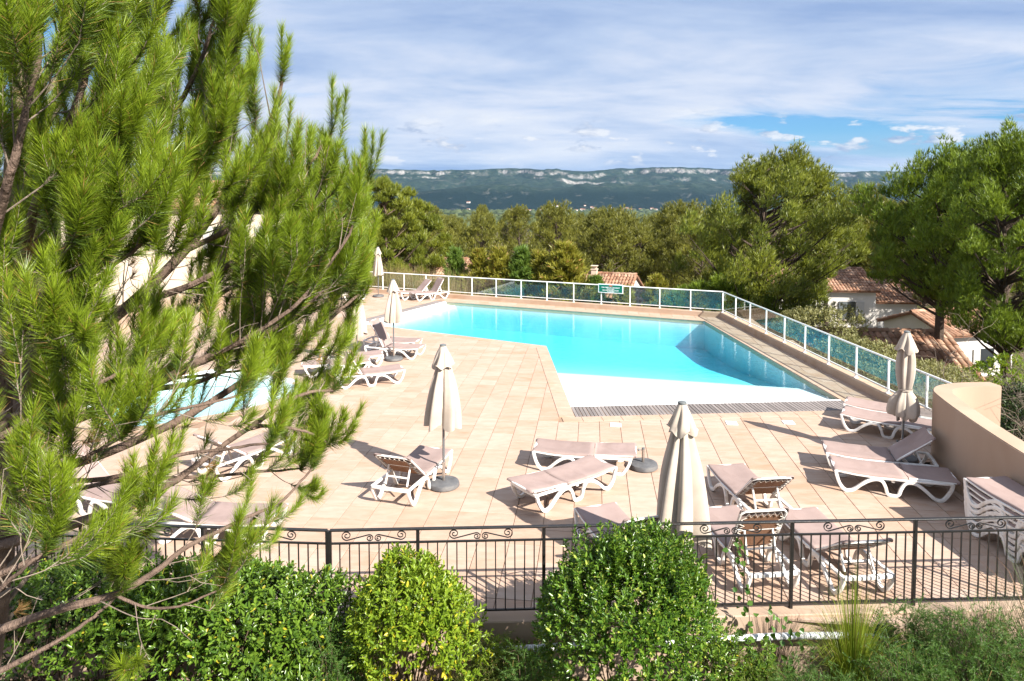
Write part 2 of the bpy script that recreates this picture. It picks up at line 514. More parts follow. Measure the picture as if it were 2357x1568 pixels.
class MB:
    def __init__(self):
        self.v = []
        self.f = []

    def add(self, vs, fs):
        o = len(self.v)
        self.v.extend([tuple(float(a) for a in p) for p in vs])
        self.f.extend([tuple(i + o for i in q) for q in fs])
        return self

    def box(self, c, s, rz=0.0, M=None):
        hx, hy, hz = s[0] / 2, s[1] / 2, s[2] / 2
        vs = []
        cr, sr = math.cos(rz), math.sin(rz)
        for dx, dy, dz in ((-1, -1, -1), (1, -1, -1), (1, 1, -1), (-1, 1, -1), (-1, -1, 1), (1, -1, 1), (1, 1, 1), (-1, 1, 1)):
            x, y, z = dx * hx, dy * hy, dz * hz
            p = (c[0] + x * cr - y * sr, c[1] + x * sr + y * cr, c[2] + z)
            vs.append(M @ Vector(p) if M is not None else p)
        return self.add(vs, [(0, 3, 2, 1), (4, 5, 6, 7), (0, 1, 5, 4), (1, 2, 6, 5), (2, 3, 7, 6), (3, 0, 4, 7)])

    def tube(self, pts, rad, n=8, cap=True, up=None, flat=None):
        """round (or flat = (w, h) rectangular) sweep along a polyline"""
        pts = [Vector(p) for p in pts]
        m = len(pts)
        if not hasattr(rad, '__len__'):
            rad = [rad] * m
        vs = []
        prev = None
        for i, p in enumerate(pts):
            t = (pts[min(i + 1, m - 1)] - pts[max(i - 1, 0)])
            if t.length < 1e-9:
                t = Vector((0, 0, 1))
            t.normalize()
            if up is not None:
                a = Vector(up)
            elif prev is not None:
                a = prev
            else:
                a = Vector((0, 0, 1)) if abs(t.z) < 0.9 else Vector((1, 0, 0))
            b = t.cross(a)
            if b.length < 1e-6:
                b = t.cross(Vector((0.3, 0.9, 0.2)))
            b.normalize()
            a = b.cross(t)
            a.normalize()
            prev = a
            if flat:
                k = rad[i]
                hw, hh = flat[0] / 2 * k, flat[1] / 2 * k
                for q, r_ in ((-hw, -hh), (hw, -hh), (hw, hh), (-hw, hh)):
                    vs.append(p + b * q + a * r_)
            else:
                for j in range(n):
                    an = 2 * math.pi * j / n
                    vs.append(p + (b * math.cos(an) + a * math.sin(an)) * rad[i])
        k = 4 if flat else n
        fs = []
        for i in range(m - 1):
            for j in range(k):
                fs.append((i * k + j, i * k + (j + 1) % k, (i + 1) * k + (j + 1) % k, (i + 1) * k + j))
        if cap:
            fs.append(tuple(reversed(range(k))))
            fs.append(tuple(range((m - 1) * k, m * k)))
        return self.add(vs, fs)

    def lathe(self, prof, n=24, c=(0, 0, 0), cap=True):
        vs = []
        for r, z in prof:
            for j in range(n):
                a = 2 * math.pi * j / n
                vs.append((c[0] + r * math.cos(a), c[1] + r * math.sin(a), c[2] + z))
        fs = []
        m = len(prof)
        for i in range(m - 1):
            for j in range(n):
                fs.append((i * n + j, i * n + (j + 1) % n, (i + 1) * n + (j + 1) % n, (i + 1) * n + j))
        if cap:
            fs.append(tuple(reversed(range(n))))
            fs.append(tuple(range((m - 1) * n, m * n)))
        return self.add(vs, fs)

    def prism(self, poly, z0, z1):
        n = len(poly)
        vs = [(p[0], p[1], z0) for p in poly] + [(p[0], p[1], z1) for p in poly]
        fs = [tuple(reversed(range(n))), tuple(range(n, 2 * n))]
        for i in range(n):
            j = (i + 1) % n
            fs.append((i, j, n + j, n + i))
        return self.add(vs, fs)

    def mesh(self, name, smooth=False, bevel=0.0, seg=2):
        me = bpy.data.meshes.new(name)
        me.from_pydata(self.v, [], self.f)
        if bevel:
            bm = bmesh.new()
            bm.from_mesh(me)
            es = [e for e in bm.edges if len(e.link_faces) == 2 and e.calc_face_angle(0) > 0.5]
            bmesh.ops.bevel(bm, geom=es, offset=bevel, segments=seg, affect='EDGES', profile=0.6, clamp_overlap=True)
            bm.to_mesh(me)
            bm.free()
        if smooth:
            me.polygons.foreach_set('use_smooth', np.ones(len(me.polygons), dtype=bool))
            try:
                me.set_sharp_from_angle(angle=R(40))
            except Exception:
                pass
        me.update()
        return me

    def build(self, name, mat, parent=None, smooth=False, bevel=0.0, seg=2):
        return link(name, self.mesh(name, smooth, bevel, seg), parent, mat)


def smooth_path(pts, k=6):
    """Catmull-Rom through the points"""
    p = [np.array(q, dtype=float) for q in pts]
    p = [2 * p[0] - p[1]] + p + [2 * p[-1] - p[-2]]
    out = []
    for i in range(1, len(p) - 2):
        for j in range(k):
            t = j / k
            out.append(0.5 * ((2 * p[i]) + (-p[i - 1] + p[i + 1]) * t + (2 * p[i - 1] - 5 * p[i] + 4 * p[i + 1] - p[i + 2]) * t * t
                              + (-p[i - 1] + 3 * p[i] - 3 * p[i + 1] + p[i + 2]) * t ** 3))
    out.append(p[-2])
    return out


def unit(v):
    v = np.asarray(v, dtype=float)
    return v / (np.linalg.norm(v, axis=-1, keepdims=True) + 1e-12)


def rand_dirs(n, r=rng):
    return unit(r.normal(size=(n, 3)))


def needles(base, dirs, length, width, r=rng):
    """one slim triangle per needle"""
    n = len(base)
    side = unit(np.cross(dirs, rand_dirs(n, r))) * (width / 2)[:, None]
    V = np.empty((n, 3, 3))
    V[:, 0] = base - side
    V[:, 1] = base + side
    V[:, 2] = base + dirs * length[:, None]
    return V.reshape(-1, 3)


def needle_mesh(name, V):
    return np_mesh(name, V, np.arange(len(V)).reshape(-1, 3))


def leaf_geo(base, dirs, nrm, length, width, fold=0.25, curl=0.12):
    """pointed oval leaves: four corners and a folded midrib"""
    n = len(base)
    d = unit(dirs)
    s = unit(np.cross(d, nrm))
    up = unit(np.cross(s, d))
    L = length[:, None]
    W = width[:, None]
    V = np.empty((n, 6, 3))
    V[:, 0] = base
    V[:, 1] = base + d * L * 0.38 + s * W * 0.5 + up * W * fold
    V[:, 2] = base + d * L * 0.74 + s * W * 0.40 + up * (W * fold * 0.8 - L * curl * 0.4)
    V[:, 3] = base + d * L - up * L * curl
    V[:, 4] = base + d * L * 0.74 - s * W * 0.40 + up * (W * fold * 0.8 - L * curl * 0.4)
    V[:, 5] = base + d * L * 0.38 - s * W * 0.5 + up * W * fold
    i = np.arange(n)[:, None] * 6
    Fq = np.concatenate([i + np.array([[0, 1, 2, 3]]), i + np.array([[0, 3, 4, 5]])], 0)
    return V.reshape(-1, 3), Fq


def vnoise(x, y, seed=0):
    """smooth value noise on arrays"""
    xi, yi = np.floor(x).astype(np.int64), np.floor(y).astype(np.int64)
    xf, yf = x - xi, y - yi
    u, v = xf * xf * (3 - 2 * xf), yf * yf * (3 - 2 * yf)

    def h(a, b):
        k = (a * 374761393 + b * 668265263 + seed * 1442695041) & 0xffffffff
        k = ((k ^ (k >> 13)) * 1274126177) & 0xffffffff
        return ((k ^ (k >> 16)) & 0xffff) / 65535.0
    return (h(xi, yi) * (1 - u) + h(xi + 1, yi) * u) * (1 - v) + (h(xi, yi + 1) * (1 - u) + h(xi + 1, yi + 1) * u) * v


def fbm(x, y, o=5, seed=0, gain=0.5):
    a, s, t = 1.0, 0.0, 0.0
    for k in range(o):
        s = s + a * vnoise(x * 2 ** k + 13.1 * k, y * 2 ** k + 7.7 * k, seed + k)
        t += a
        a *= gain
    return s / t

# ------------------------------------------------------------------ setting: terrain
FAR_K = -0.457
FC = np.array([8.45, 27.2])            # corner of the glass fence


def far_y(x):
    return FC[1] + FAR_K * (x - FC[0])


def sstep(t):
    t = np.clip(t, 0, 1)
    return t * t * (3 - 2 * t)


def ground_z(x, y):
    x = np.asarray(x, dtype=float)
    y = np.asarray(y, dtype=float)
    sF = (y - far_y(x)) * 0.909 - 0.45
    sR = np.where(y > 12.4, x - 9.35, x - 8.6)
    s = np.maximum(np.maximum(sF, sR), 0)
    s = np.where(x < -9, s * np.clip((x + 22) / 13, 0, 1) + np.maximum(sF - 12, 0) * np.clip((-9 - x) / 13, 0, 1), s)
    under = 2.5 * sstep((y - 7.72) / 0.5) * (s <= 0) * (x > -17.2)
    drop = under + 3.9 * sstep(s / 4.0) + 0.034 * np.clip(s - 5.5, 0, 150) + 0.0255 * np.clip(s - 155, 0, 1e5)
    near = 0.34 * np.clip(7.25 - y, 0, 4.5)
    amp = np.clip(s / 60, 0.0, 1.0)
    z = -0.62 - drop - near + amp * (fbm(x / 23.0, y / 23.0, 3, 3) - 0.5) * 2.0
    return np.maximum(z, -97.0 + 3 * fbm(x / 160.0, y / 160.0, 3, 9))


def axis(segs):
    out = []
    for a, b, n in segs:
        out += list(np.linspace(a, b, n, endpoint=False))
    out.append(segs[-1][1])
    return np.array(out)


gx = axis([(-14000, -3000, 12), (-3000, -600, 14), (-600, -120, 16), (-120, -24, 20), (-24, 40, 64), (40, 130, 20), (130, 600, 16), (600, 3000, 14), (3000, 14000, 12)])
gy = axis([(-60, 0, 8), (0, 50, 60), (50, 140, 26), (140, 600, 26), (600, 2500, 26), (2500, 6000, 26), (6000, 14000, 8)])
GX, GY = np.meshgrid(gx, gy)
GZ = ground_z(GX, GY)
nx, ny = len(gx), len(gy)
idx = np.arange(nx * ny).reshape(ny, nx)
gf = np.stack([idx[:-1, :-1], idx[:-1, 1:], idx[1:, 1:], idx[1:, :-1]], -1).reshape(-1, 4)


def ground_mat():
    m, n, l, out = new_mat('ground')
    b = n.new('ShaderNodeBsdfPrincipled')
    b.inputs['Roughness'].default_value = 0.95
    b.inputs['Specular IOR Level'].default_value = 0.1
    g = n.new('ShaderNodeNewGeometry')
    sp = n.new('ShaderNodeSeparateXYZ')
    l.new(g.outputs['Position'], sp.inputs[0])
    fine = noise(n, l, g.outputs['Position'], 1.6, 6, 0.65)
    col = mixc(n, l, ramp(n, l, fine, [(0.35, 0.0), (0.65, 1.0)]), (0.07, 0.052, 0.032), (0.14, 0.105, 0.06))
    gr = noise(n, l, g.outputs['Position'], 0.22, 5, 0.6)
    col = mixc(n, l, ramp(n, l, gr, [(0.45, 0.0), (0.6, 1.0)]), col, (0.06, 0.065, 0.022))
    # fields, hedges and woods of the valley floor
    mp = n.new('ShaderNodeMapping')
    mp.inputs['Scale'].default_value = (1.0, 0.42, 1.0)
    l.new(g.outputs['Position'], mp.inputs[0])
    vo = n.new('ShaderNodeTexVoronoi')
    vo.inputs['Scale'].default_value = 0.0055
    l.new(mp.outputs[0], vo.inputs['Vector'])
    sc_ = n.new('ShaderNodeSeparateColor')
    l.new(vo.outputs['Color'], sc_.inputs[0])
    fld = ramp(n, l, sc_.outputs[0], [(0.0, (0.020, 0.034, 0.013)), (0.55, (0.035, 0.05, 0.018)), (0.72, (0.075, 0.085, 0.03)), (0.88, (0.13, 0.13, 0.055)), (0.96, (0.26, 0.22, 0.14))])
    fld = mixc(n, l, ramp(n, l, noise(n, l, g.outputs['Position'], 0.012, 6, 0.7), [(0.45, 0.0), (0.58, 1.0)]), fld, (0.020, 0.034, 0.014))
    col = mixc(n, l, ramp(n, l, mth(n, l, 'DIVIDE', sp.outputs[1], 2000.0, clamp=True), [(0.12, 0.0), (0.35, 1.0)]), col, fld)
    l.new(col, b.inputs['Base Color'])
    bp = n.new('ShaderNodeBump')
    bp.inputs['Strength'].default_value = 0.6
    bp.inputs['Distance'].default_value = 0.08
    l.new(noise(n, l, g.outputs['Position'], 6.0, 6, 0.7), bp.inputs['Height'])
    l.new(bp.outputs[0], b.inputs['Normal'])
    l.new(b.outputs[0], out.inputs[0])


ground_mat()
ground = link('ground', np_mesh('ground', np.stack([GX, GY, GZ], -1).reshape(-1, 3), gf, True), None, 'ground')
tag(ground, 'dry earth and scrub ground falling away to the valley', None, None, 'structure')

# ------------------------------------------------------------------ hills with limestone cliffs
hx = np.linspace(-7600, 8600, 620)
hy = np.concatenate([np.linspace(4300, 6100, 70, endpoint=False), np.linspace(6100, 7700, 150, endpoint=False), np.linspace(7700, 10500, 20)])
HX, HY = np.meshgrid(hx, hy)


def hill_z(x, y):
    gul = fbm(x / 420.0, y / 900.0, 5, 21)
    rid = 1 - np.abs(2 * fbm(x / 430.0 + 5, y / 1700.0, 4, 40) - 1)
    crest_y = 7250 + 420 * (fbm(x / 2100.0, y * 0, 3, 55) - 0.5) * 2 + 260 * (rid - 0.6)
    t = (y - 4500) / (crest_y - 4500)
    prof = 0.30 * sstep(t / 0.75) + 0.30 * sstep((t - 0.55) / 0.42)
    top = 400 + 46 * (fbm(x / 1900.0, y * 0 + 2, 3, 77) - 0.5) * 2 + 0.0045 * np.clip(x, -4000, 6000)
    z = -99 + top * prof
    z += 170 * (rid - 0.62) * sstep(t * 1.8) * sstep((1.12 - t) / 0.4)
    z += 55 * (gul - 0.5) * sstep(t * 2)
    cl = 0.65 * sstep((t - 0.90 - 0.30 * (gul - 0.5)) / 0.06) + 0.35 * sstep((t - 0.78 - 0.5 * (gul - 0.5)) / 0.05)                       # the cliff band under the rim
    z += top * 0.27 * cl
    z += top * 0.07 * sstep((t - 1.0) / 0.25)
    z += 16 * (fbm(x / 130.0, y / 130.0, 4, 91) - 0.5) * sstep(t * 2)
    front = np.exp(-((y - 5250 - 240 * np.sin(x / 1300.0)) / 430.0) ** 2)     # the wooded spur in front; its cloud shade is painted into the material
    z += front * (70 + 85 * fbm(x / 900.0, y / 2500.0, 4, 31)) * sstep((x + 2600) / 900)
    cap = -99 + top * 0.985 + 5 * (fbm(x / 210.0, y / 600.0, 3, 14) - 0.5)
    return np.where(t > 0.97, np.minimum(z, cap), z)


HZ = hill_z(HX, HY)
nx, ny = len(hx), len(hy)
idx = np.arange(nx * ny).reshape(ny, nx)
hf = np.stack([idx[:-1, :-1], idx[:-1, 1:], idx[1:, 1:], idx[1:, :-1]], -1).reshape(-1, 4)


def hill_mat():
    m, n, l, out = new_mat('hills')
    b = n.new('ShaderNodeBsdfPrincipled')
    b.inputs['Roughness'].default_value = 0.95
    b.inputs['Specular IOR Level'].default_value = 0.05
    g = n.new('ShaderNodeNewGeometry')
    sp = n.new('ShaderNodeSeparateXYZ')
    l.new(g.outputs['Normal'], sp.inputs[0])
    f1 = noise(n, l, g.outputs['Position'], 0.02, 7, 0.7)
    col = mixc(n, l, ramp(n, l, f1, [(0.38, 0.0), (0.62, 1.0)]), (0.010, 0.022, 0.016), (0.032, 0.048, 0.032))
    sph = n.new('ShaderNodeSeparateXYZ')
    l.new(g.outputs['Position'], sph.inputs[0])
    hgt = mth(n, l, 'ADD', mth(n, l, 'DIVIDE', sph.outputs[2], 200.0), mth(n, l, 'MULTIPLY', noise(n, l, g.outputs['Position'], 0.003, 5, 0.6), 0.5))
    col = mixc(n, l, ramp(n, l, hgt, [(0.30, 1.0), (0.62, 0.0)]), col, (0.007, 0.016, 0.013))       # lower slopes: pine woods, with cloud shadow painted in as a darker tone
    scrub = noise(n, l, g.outputs['Position'], 0.0065, 6, 0.7, 0.6)
    col = mixc(n, l, ramp(n, l, scrub, [(0.56, 0.0), (0.70, 0.7)]), col, (0.12, 0.12, 0.105))
    steep = mth(n, l, 'ADD', sp.outputs[2], mth(n, l, 'MULTIPLY', mth(n, l, 'SUBTRACT', noise(n, l, g.outputs['Position'], 0.016, 6, 0.75), 0.5), 0.55))
    rock = ramp(n, l, steep, [(0.70, 0.85), (0.84, 0.0)])
    mp = n.new('ShaderNodeMapping')
    mp.inputs['Scale'].default_value = (1.0, 1.0, 0.3)
    l.new(g.outputs['Position'], mp.inputs[0])
    rcol = ramp(n, l, noise(n, l, mp.outputs[0], 0.03, 6, 0.7), [(0.35, (0.10, 0.095, 0.09)), (0.62, (0.36, 0.34, 0.32))])
    col = mixc(n, l, rock, col, rcol)
    l.new(col, b.inputs['Base Color'])
    bp = n.new('ShaderNodeBump')
    bp.inputs['Strength'].default_value = 1.0
    bp.inputs['Distance'].default_value = 14.0
    l.new(noise(n, l, g.outputs['Position'], 0.03, 7, 0.7), bp.inputs['Height'])
    l.new(bp.outputs[0], b.inputs['Normal'])
    l.new(b.outputs[0], out.inputs[0])


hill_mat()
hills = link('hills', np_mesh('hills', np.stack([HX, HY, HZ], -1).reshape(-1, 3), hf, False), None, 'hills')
tag(hills, 'long blue green ridge with pale limestone cliffs beyond the valley', None, None, 'structure')

# ------------------------------------------------------------------ pool outline, deck slab, tiles
POOL = [np.array(p) for p in ((-3.05, 31.35), (-5.78, 25.86), (1.09, 21.96), (1.33, 15.65), (7.92, 16.15), (7.54, 26.5))]   # A F E D C B
A_, F_, E_, D_, C_, B_ = POOL
GRAT_W = 0.50
GRAT_N = 0.78
COP = 0.32
KX, KY = -7.7, 16.6          # paddling pool behind the pine
KID = [np.array([KX + (1.75 + 0.35 * math.sin(2 * a + 0.6)) * math.cos(a) * 1.15, KY + (2.0 + 0.25 * math.cos(3 * a)) * math.sin(a) * 1.15]) for a in np.linspace(0, 2 * math.pi, 36, endpoint=False)]


def offset_poly(poly, d):
    n = len(poly)
    out = []
    for i in range(n):
        p0, p1, p2 = poly[i - 1], poly[i], poly[(i + 1) % n]
        d1, d2 = unit(p1 - p0), unit(p2 - p1)
        n1, n2 = np.array([d1[1], -d1[0]]), np.array([d2[1], -d2[0]])     # outward of a ccw outline
        b = n1 + n2
        out.append(p1 + b * d / (1 + n1 @ n2))
    return out


def inside(poly, p):
    c = False
    n = len(poly)
    for i in range(n):
        a, b = poly[i], poly[i - 1]
        if (a[1] > p[1]) != (b[1] > p[1]) and p[0] < (b[0] - a[0]) * (p[1] - a[1]) / (b[1] - a[1]) + a[0]:
            c = not c
    return c


def seg_dist(p, a, b):
    t = np.clip((p - a) @ (b - a) / ((b - a) @ (b - a)), 0, 1)
    return np.linalg.norm(p - a - t * (b - a))


def clip_poly(poly, a, b, d):
    """keep the part on the right of a->b (outside a ccw outline), d further out"""
    t = unit(b - a)
    nrm = np.array([t[1], -t[0]])
    out = []
    n = len(poly)
    for i in range(n):
        p, q = poly[i], poly[(i + 1) % n]
        sp_, sq = (p - a) @ nrm - d, (q - a) @ nrm - d
        if sp_ >= 0:
            out.append(p)
        if (sp_ >= 0) != (sq >= 0):
            out.append(p + (q - p) * sp_ / (sp_ - sq))
    return out


# how far the tiled field stays off each pool edge (gratings take more room); edges A-F, F-E, E-D, D-C, C-B, B-A
EDGE_OFF = [GRAT_W + 0.05, COP, COP, GRAT_N + COP, COP, COP]
OUTER = [np.array(p) for p in ((-17.0, 7.55), (-2.1, 7.62), (7.35, 7.95), (7.35, 12.3), (9.0, 12.5), (8.5, 27.15), (-9.5, 35.35), (-17.0, 34.0))]

bm = bmesh.new()


def loop_edges(poly, z):
    vs = [bm.verts.new((p[0], p[1], z)) for p in poly]
    return [bm.edges.new((vs[i], vs[(i + 1) % len(vs)])) for i in range(len(vs))]


es = loop_edges(OUTER, -0.012) + loop_edges(offset_poly(POOL, 0.01), -0.012) + loop_edges(KID, -0.012)
bmesh.ops.triangle_fill(bm, use_beauty=True, edges=es, normal=(0, 0, 1))
bm.normal_update()
for f_ in bm.faces:
    if f_.normal.z < 0:
        f_.normal_flip()
me = bpy.data.meshes.new('deck')
bm.to_mesh(me)
bm.free()
deck = link('deck', me, None, 'mortar')
tag(deck, 'sun bleached peach stone tile deck around the pool', None, None, 'structure')

TS = 0.4405
TA = R(6.66)
tcol = np.array([math.sin(TA), math.cos(TA)])
trow = np.array([math.cos(TA), -math.sin(TA)])
T0 = P(1311.5 * 0.61380, 1895.5 * 0.61380)[:2]
DECK_CLIP = OUTER
tiles = []
for i in range(-48, 48):
    for j in range(-16, 68):
        c = T0 + trow * (i + 0.5) * TS + tcol * (j + 0.5) * TS
        if c[0] < -16.6 or not inside(OUTER, c):
            if not (c[1] < far_y(c[0]) + 0.2 and -16 < c[0] < 9.3 and c[1] > 7.7 and (c[0] < 7.6 or c[1] > 12.3)):
                continue
        g_ = 0.0045
        h = TS / 2 - g_
        poly = [c + trow * a * h + tcol * b * h for a, b in ((-1, -1), (1, -1), (1, 1), (-1, 1))]
        ds = [seg_dist(c, POOL[k], POOL[(k + 1) % 6]) for k in range(6)]
        inn = inside(POOL, c)
        near_e = [k for k in range(6) if ds[k] < EDGE_OFF[k] + 0.45]

        def cut(pl, k):
            return clip_poly(pl, POOL[k], POOL[(k + 1) % 6], EDGE_OFF[k] + 0.006)

        def area(pl):
            return 0.0 if len(pl) < 3 else 0.5 * abs(sum(pl[a][0] * pl[a - 1][1] - pl[a - 1][0] * pl[a][1] for a in range(len(pl))))
        if inn and not near_e:
            continue
        if near_e:
            if 1 in near_e and 2 in near_e:
                poly = cut(cut(poly, 1), 2)
            else:
                cand = set(near_e)
                for k in near_e:
                    for k2 in ((k - 1) % 6, (k + 1) % 6):
                        if {k, k2} != {1, 2}:
                            cand.add(k2)
                poly = max((cut(poly, k) for k in sorted(cand)), key=area)
        if len(poly) < 3:
            continue
        if inside(POOL, sum(poly) / len(poly)):
            continue
        kd = np.linalg.norm((c - np.array([KX, KY])) / np.array([2.45, 2.6]))
        if kd < 1.0:
            continue
        ar = 0.5 * abs(sum(poly[a][0] * poly[a - 1][1] - poly[a - 1][0] * poly[a][1] for a in range(len(poly))))
        if ar < 0.004:
            continue
        px, py = proj((c[0], c[1], 0))
        vis = 520 < px < 2357 and py < 1440
        tiles.append((not vis, c[1], c, poly, len(poly) == 4 and ar > 0.18))


def tile_prism(mb, poly, c, z):
    n = len(poly)
    inner = [c + (p - c) * (1 - 0.012) for p in poly]
    vs = [(p[0], p[1], -0.03) for p in poly] + [(p[0], p[1], z - 0.0025) for p in poly] + [(p[0], p[1], z) for p in inner]
    fs = [tuple(range(2 * n, 3 * n))]
    for a in range(n):
        b = (a + 1) % n
        fs.append((a, b, n + b, n + a))
        fs.append((n + a, n + b, 2 * n + b, 2 * n + a))
    mb.add(vs, fs)


tiles.sort(key=lambda t: (t[0], t[1]))
whole = None
rest = MB()
n_single = 0
for hid, _, c, poly, full in tiles:
    z = float(rng.normal(0, 0.0009))
    if n_single < 290 and not hid and full:
        if whole is None:
            mbt = MB()
            tile_prism(mbt, [p - c for p in poly], np.zeros(2), 0.0)
            whole = mbt.mesh('tile')
        o = link('tile', whole, deck, 'tile')
        o.location = (c[0], c[1], z)
        n_single += 1
    else:
        tile_prism(rest, poly, sum(poly) / len(poly), z)
ro = rest.build('tile_field', 'tile', deck)
ro['kind'] = 'stuff'

# ------------------------------------------------------------------ pool basin, water, coping, gratings
def pool_depth(x, y):
    d1 = y - (15.65 + (x - 1.33) * 0.0759)
    bnd = 3.75 - 0.33 * np.clip(x - 1.3, 0, 7)
    t = d1 / bnd
    dep = 0.035 + 0.13 * np.clip(t, 0, 1) ** 1.3
    dep = dep + 0.42 * sstep((d1 - bnd) / 1.3) + 0.50 * sstep((d1 - bnd - 0.7) / 6.0)
    lt = unit(A_ - F_)
    dl = (x - F_[0]) * lt[1] - (y - F_[1]) * lt[0]
    dep = np.where(dl < 0.52, np.minimum(dep, 0.10), np.minimum(dep, 0.10 + 3.0 * np.clip(dl - 0.52, 0, 9)))
    return dep


px_ = np.linspace(-6.4, 8.3, 150)
py_ = np.linspace(15.2, 31.9, 170)
PX, PY = np.meshgrid(px_, py_)
PZ = -0.06 - pool_depth(PX, PY)
PZ = np.minimum(PZ, -0.08)
idx = np.arange(PX.size).reshape(PX.shape)
pf = np.stack([idx[:-1, :-1], idx[:-1, 1:], idx[1:, 1:], idx[1:, :-1]], -1).reshape(-1, 4)
pool = link('pool', np_mesh('pool', np.stack([PX, PY, PZ], -1).reshape(-1, 3), pf, True), None, 'pool_white')
tag(pool, 'white plastered pool basin with a shallow beach entry', None, None, 'structure')
mb = MB()
for k in range(6):
    a, b = POOL[k], POOL[(k + 1) % 6]
    t = unit(b - a)
    nrm = np.array([t[1], -t[0]])
    q = [a, b, b + nrm * 0.06 + t * 0.06, a + nrm * 0.06 - t * 0.06]
    mb.prism(q, -2.2, -0.045 if k in (0, 3) else -0.03)
mb.build('pool_wall', 'pool_white', pool)
mb = MB()
for k in (1, 2, 4, 5):
    a, b = POOL[k], POOL[(k + 1) % 6]
    t = unit(b - a)
    nrm = np.array([-t[1], t[0]])
    mb.prism([a + t * 0.05, b - t * 0.05, b - t * 0.05 + nrm * 0.012, a + t * 0.05 + nrm * 0.012][::1], -0.16, -0.034)
mb.build('waterline_tile', 'pool_rim', pool)
for k, (x0, x1, y0, y1, zt) in enumerate(((5.95, 7.92, 16.1, 16.85, -0.20), (6.15, 7.92, 16.85, 17.35, -0.38), (6.35, 7.92, 17.35, 17.85, -0.56))):
    MB().box(((x0 + x1) / 2, (y0 + y1) / 2, zt - 0.5), (x1 - x0, y1 - y0, 1.0)).build('step', 'pool_white', pool, False, 0.02)

mb = MB()
wp = offset_poly(POOL, 0.03)
mb.prism(wp, -2.6, -0.062)
water = mb.build('pool_water', 'pool_water')
tag(water, 'clear turquoise water of the large swimming pool', None, None, 'structure')

# paddling pool
mb = MB()
n = len(KID)
rings = [(1.0, 0.01), (0.985, -0.05), (0.97, -0.25), (0.80, -0.32), (0.0, -0.34)]
vs, fs = [], []
for s_, z_ in rings:
    vs += [(KX + (p[0] - KX) * s_, KY + (p[1] - KY) * s_, z_) for p in KID]
for i in range(len(rings) - 1):
    for j in range(n):
        fs.append((i * n + j, i * n + (j + 1) % n, (i + 1) * n + (j + 1) % n, (i + 1) * n + j))
mb.add(vs, fs)
kp = mb.build('paddling_pool', 'pool_white', None, True)
tag(kp, 'small kidney shaped paddling pool behind the pine', None, None, 'structure')
for j in range(n):
    a, b = KID[j], KID[(j + 1) % n]
    u = [np.array([KX, KY]) + (p - np.array([KX, KY])) * s_ for p, s_ in ((a, 1.0), (b, 1.0), (b, 1.16), (a, 1.16))]
    cc = sum(u) / 4
    u = [cc + (p - cc) * 0.985 for p in u]
    MB().prism([u[0], u[3], u[2], u[1]][::-1], -0.03, 0.012).build('coping_stone', 'coping', kp)
mb = MB()
mb.prism([np.array([KX, KY]) + (p - np.array([KX, KY])) * 0.99 for p in KID], -0.6, -0.06)
kw = mb.build('paddling_pool_water', 'pool_water')
tag(kw, 'pale water of the paddling pool', None, None, 'structure')

# coping stones
for k in (1, 2, 4, 5):
    a, b = POOL[k], POOL[(k + 1) % 6]
    t = unit(b - a)
    nrm = np.array([t[1], -t[0]])
    L = np.linalg.norm(b - a)
    lo = {1: -0.3, 2: 0.0, 4: -0.5, 5: 0.0}[k]
    hi = {1: L, 2: L + 0.78, 4: L + COP, 5: L + 0.2}[k]
    nst = max(1, int(round((hi - lo) / 0.62)))
    st = (hi - lo) / nst
    for i in range(nst):
        s0, s1 = lo + i * st + 0.003, lo + (i + 1) * st - 0.003
        o0, o1 = -0.03, COP
        q = [a + t * s0 + nrm * o0, a + t * s0 + nrm * o1, a + t * s1 + nrm * o1, a + t * s1 + nrm * o0]
        if k == 1 and i == nst - 1:      # mitre at the corner that juts into the pool
            t2 = unit(D_ - E_)
            n2 = np.array([t2[1], -t2[0]])
            q[3] = E_ - (nrm + n2) * 0.03 / (1 + nrm @ n2)
            q[2] = E_ + (nrm + n2) * COP / (1 + nrm @ n2)
        if k == 2 and i == 0:
            t0_ = unit(E_ - F_)
            n0 = np.array([t0_[1], -t0_[0]])
            q[0] = E_ - (nrm + n0) * 0.03 / (1 + nrm @ n0)
            q[1] = E_ + (nrm + n0) * COP / (1 + nrm @ n0)
        m_ = MB()
        m_.prism(q, -0.036, 0.004 + float(rng.normal(0, 0.0006)))
        m_.build('coping_stone', 'coping', pool, False, 0.005, 1)
# border slabs outside the near grating
t = unit(C_ - D_)
nrm = np.array([t[1], -t[0]])
L = np.linalg.norm(C_ - D_)
x_ = -0.3
while x_ < L + 0.4:
    q = [D_ + t * (x_ + 0.003) + nrm * (GRAT_N + 0.006), D_ + t * (x_ + 0.003) + nrm * (GRAT_N + COP), D_ + t * (x_ + 0.437) + nrm * (GRAT_N + COP), D_ + t * (x_ + 0.437) + nrm * (GRAT_N + 0.006)]
    MB().prism(q, -0.036, 0.003).build('coping_stone', 'coping', pool, False, 0.004, 1)
    x_ += 0.44


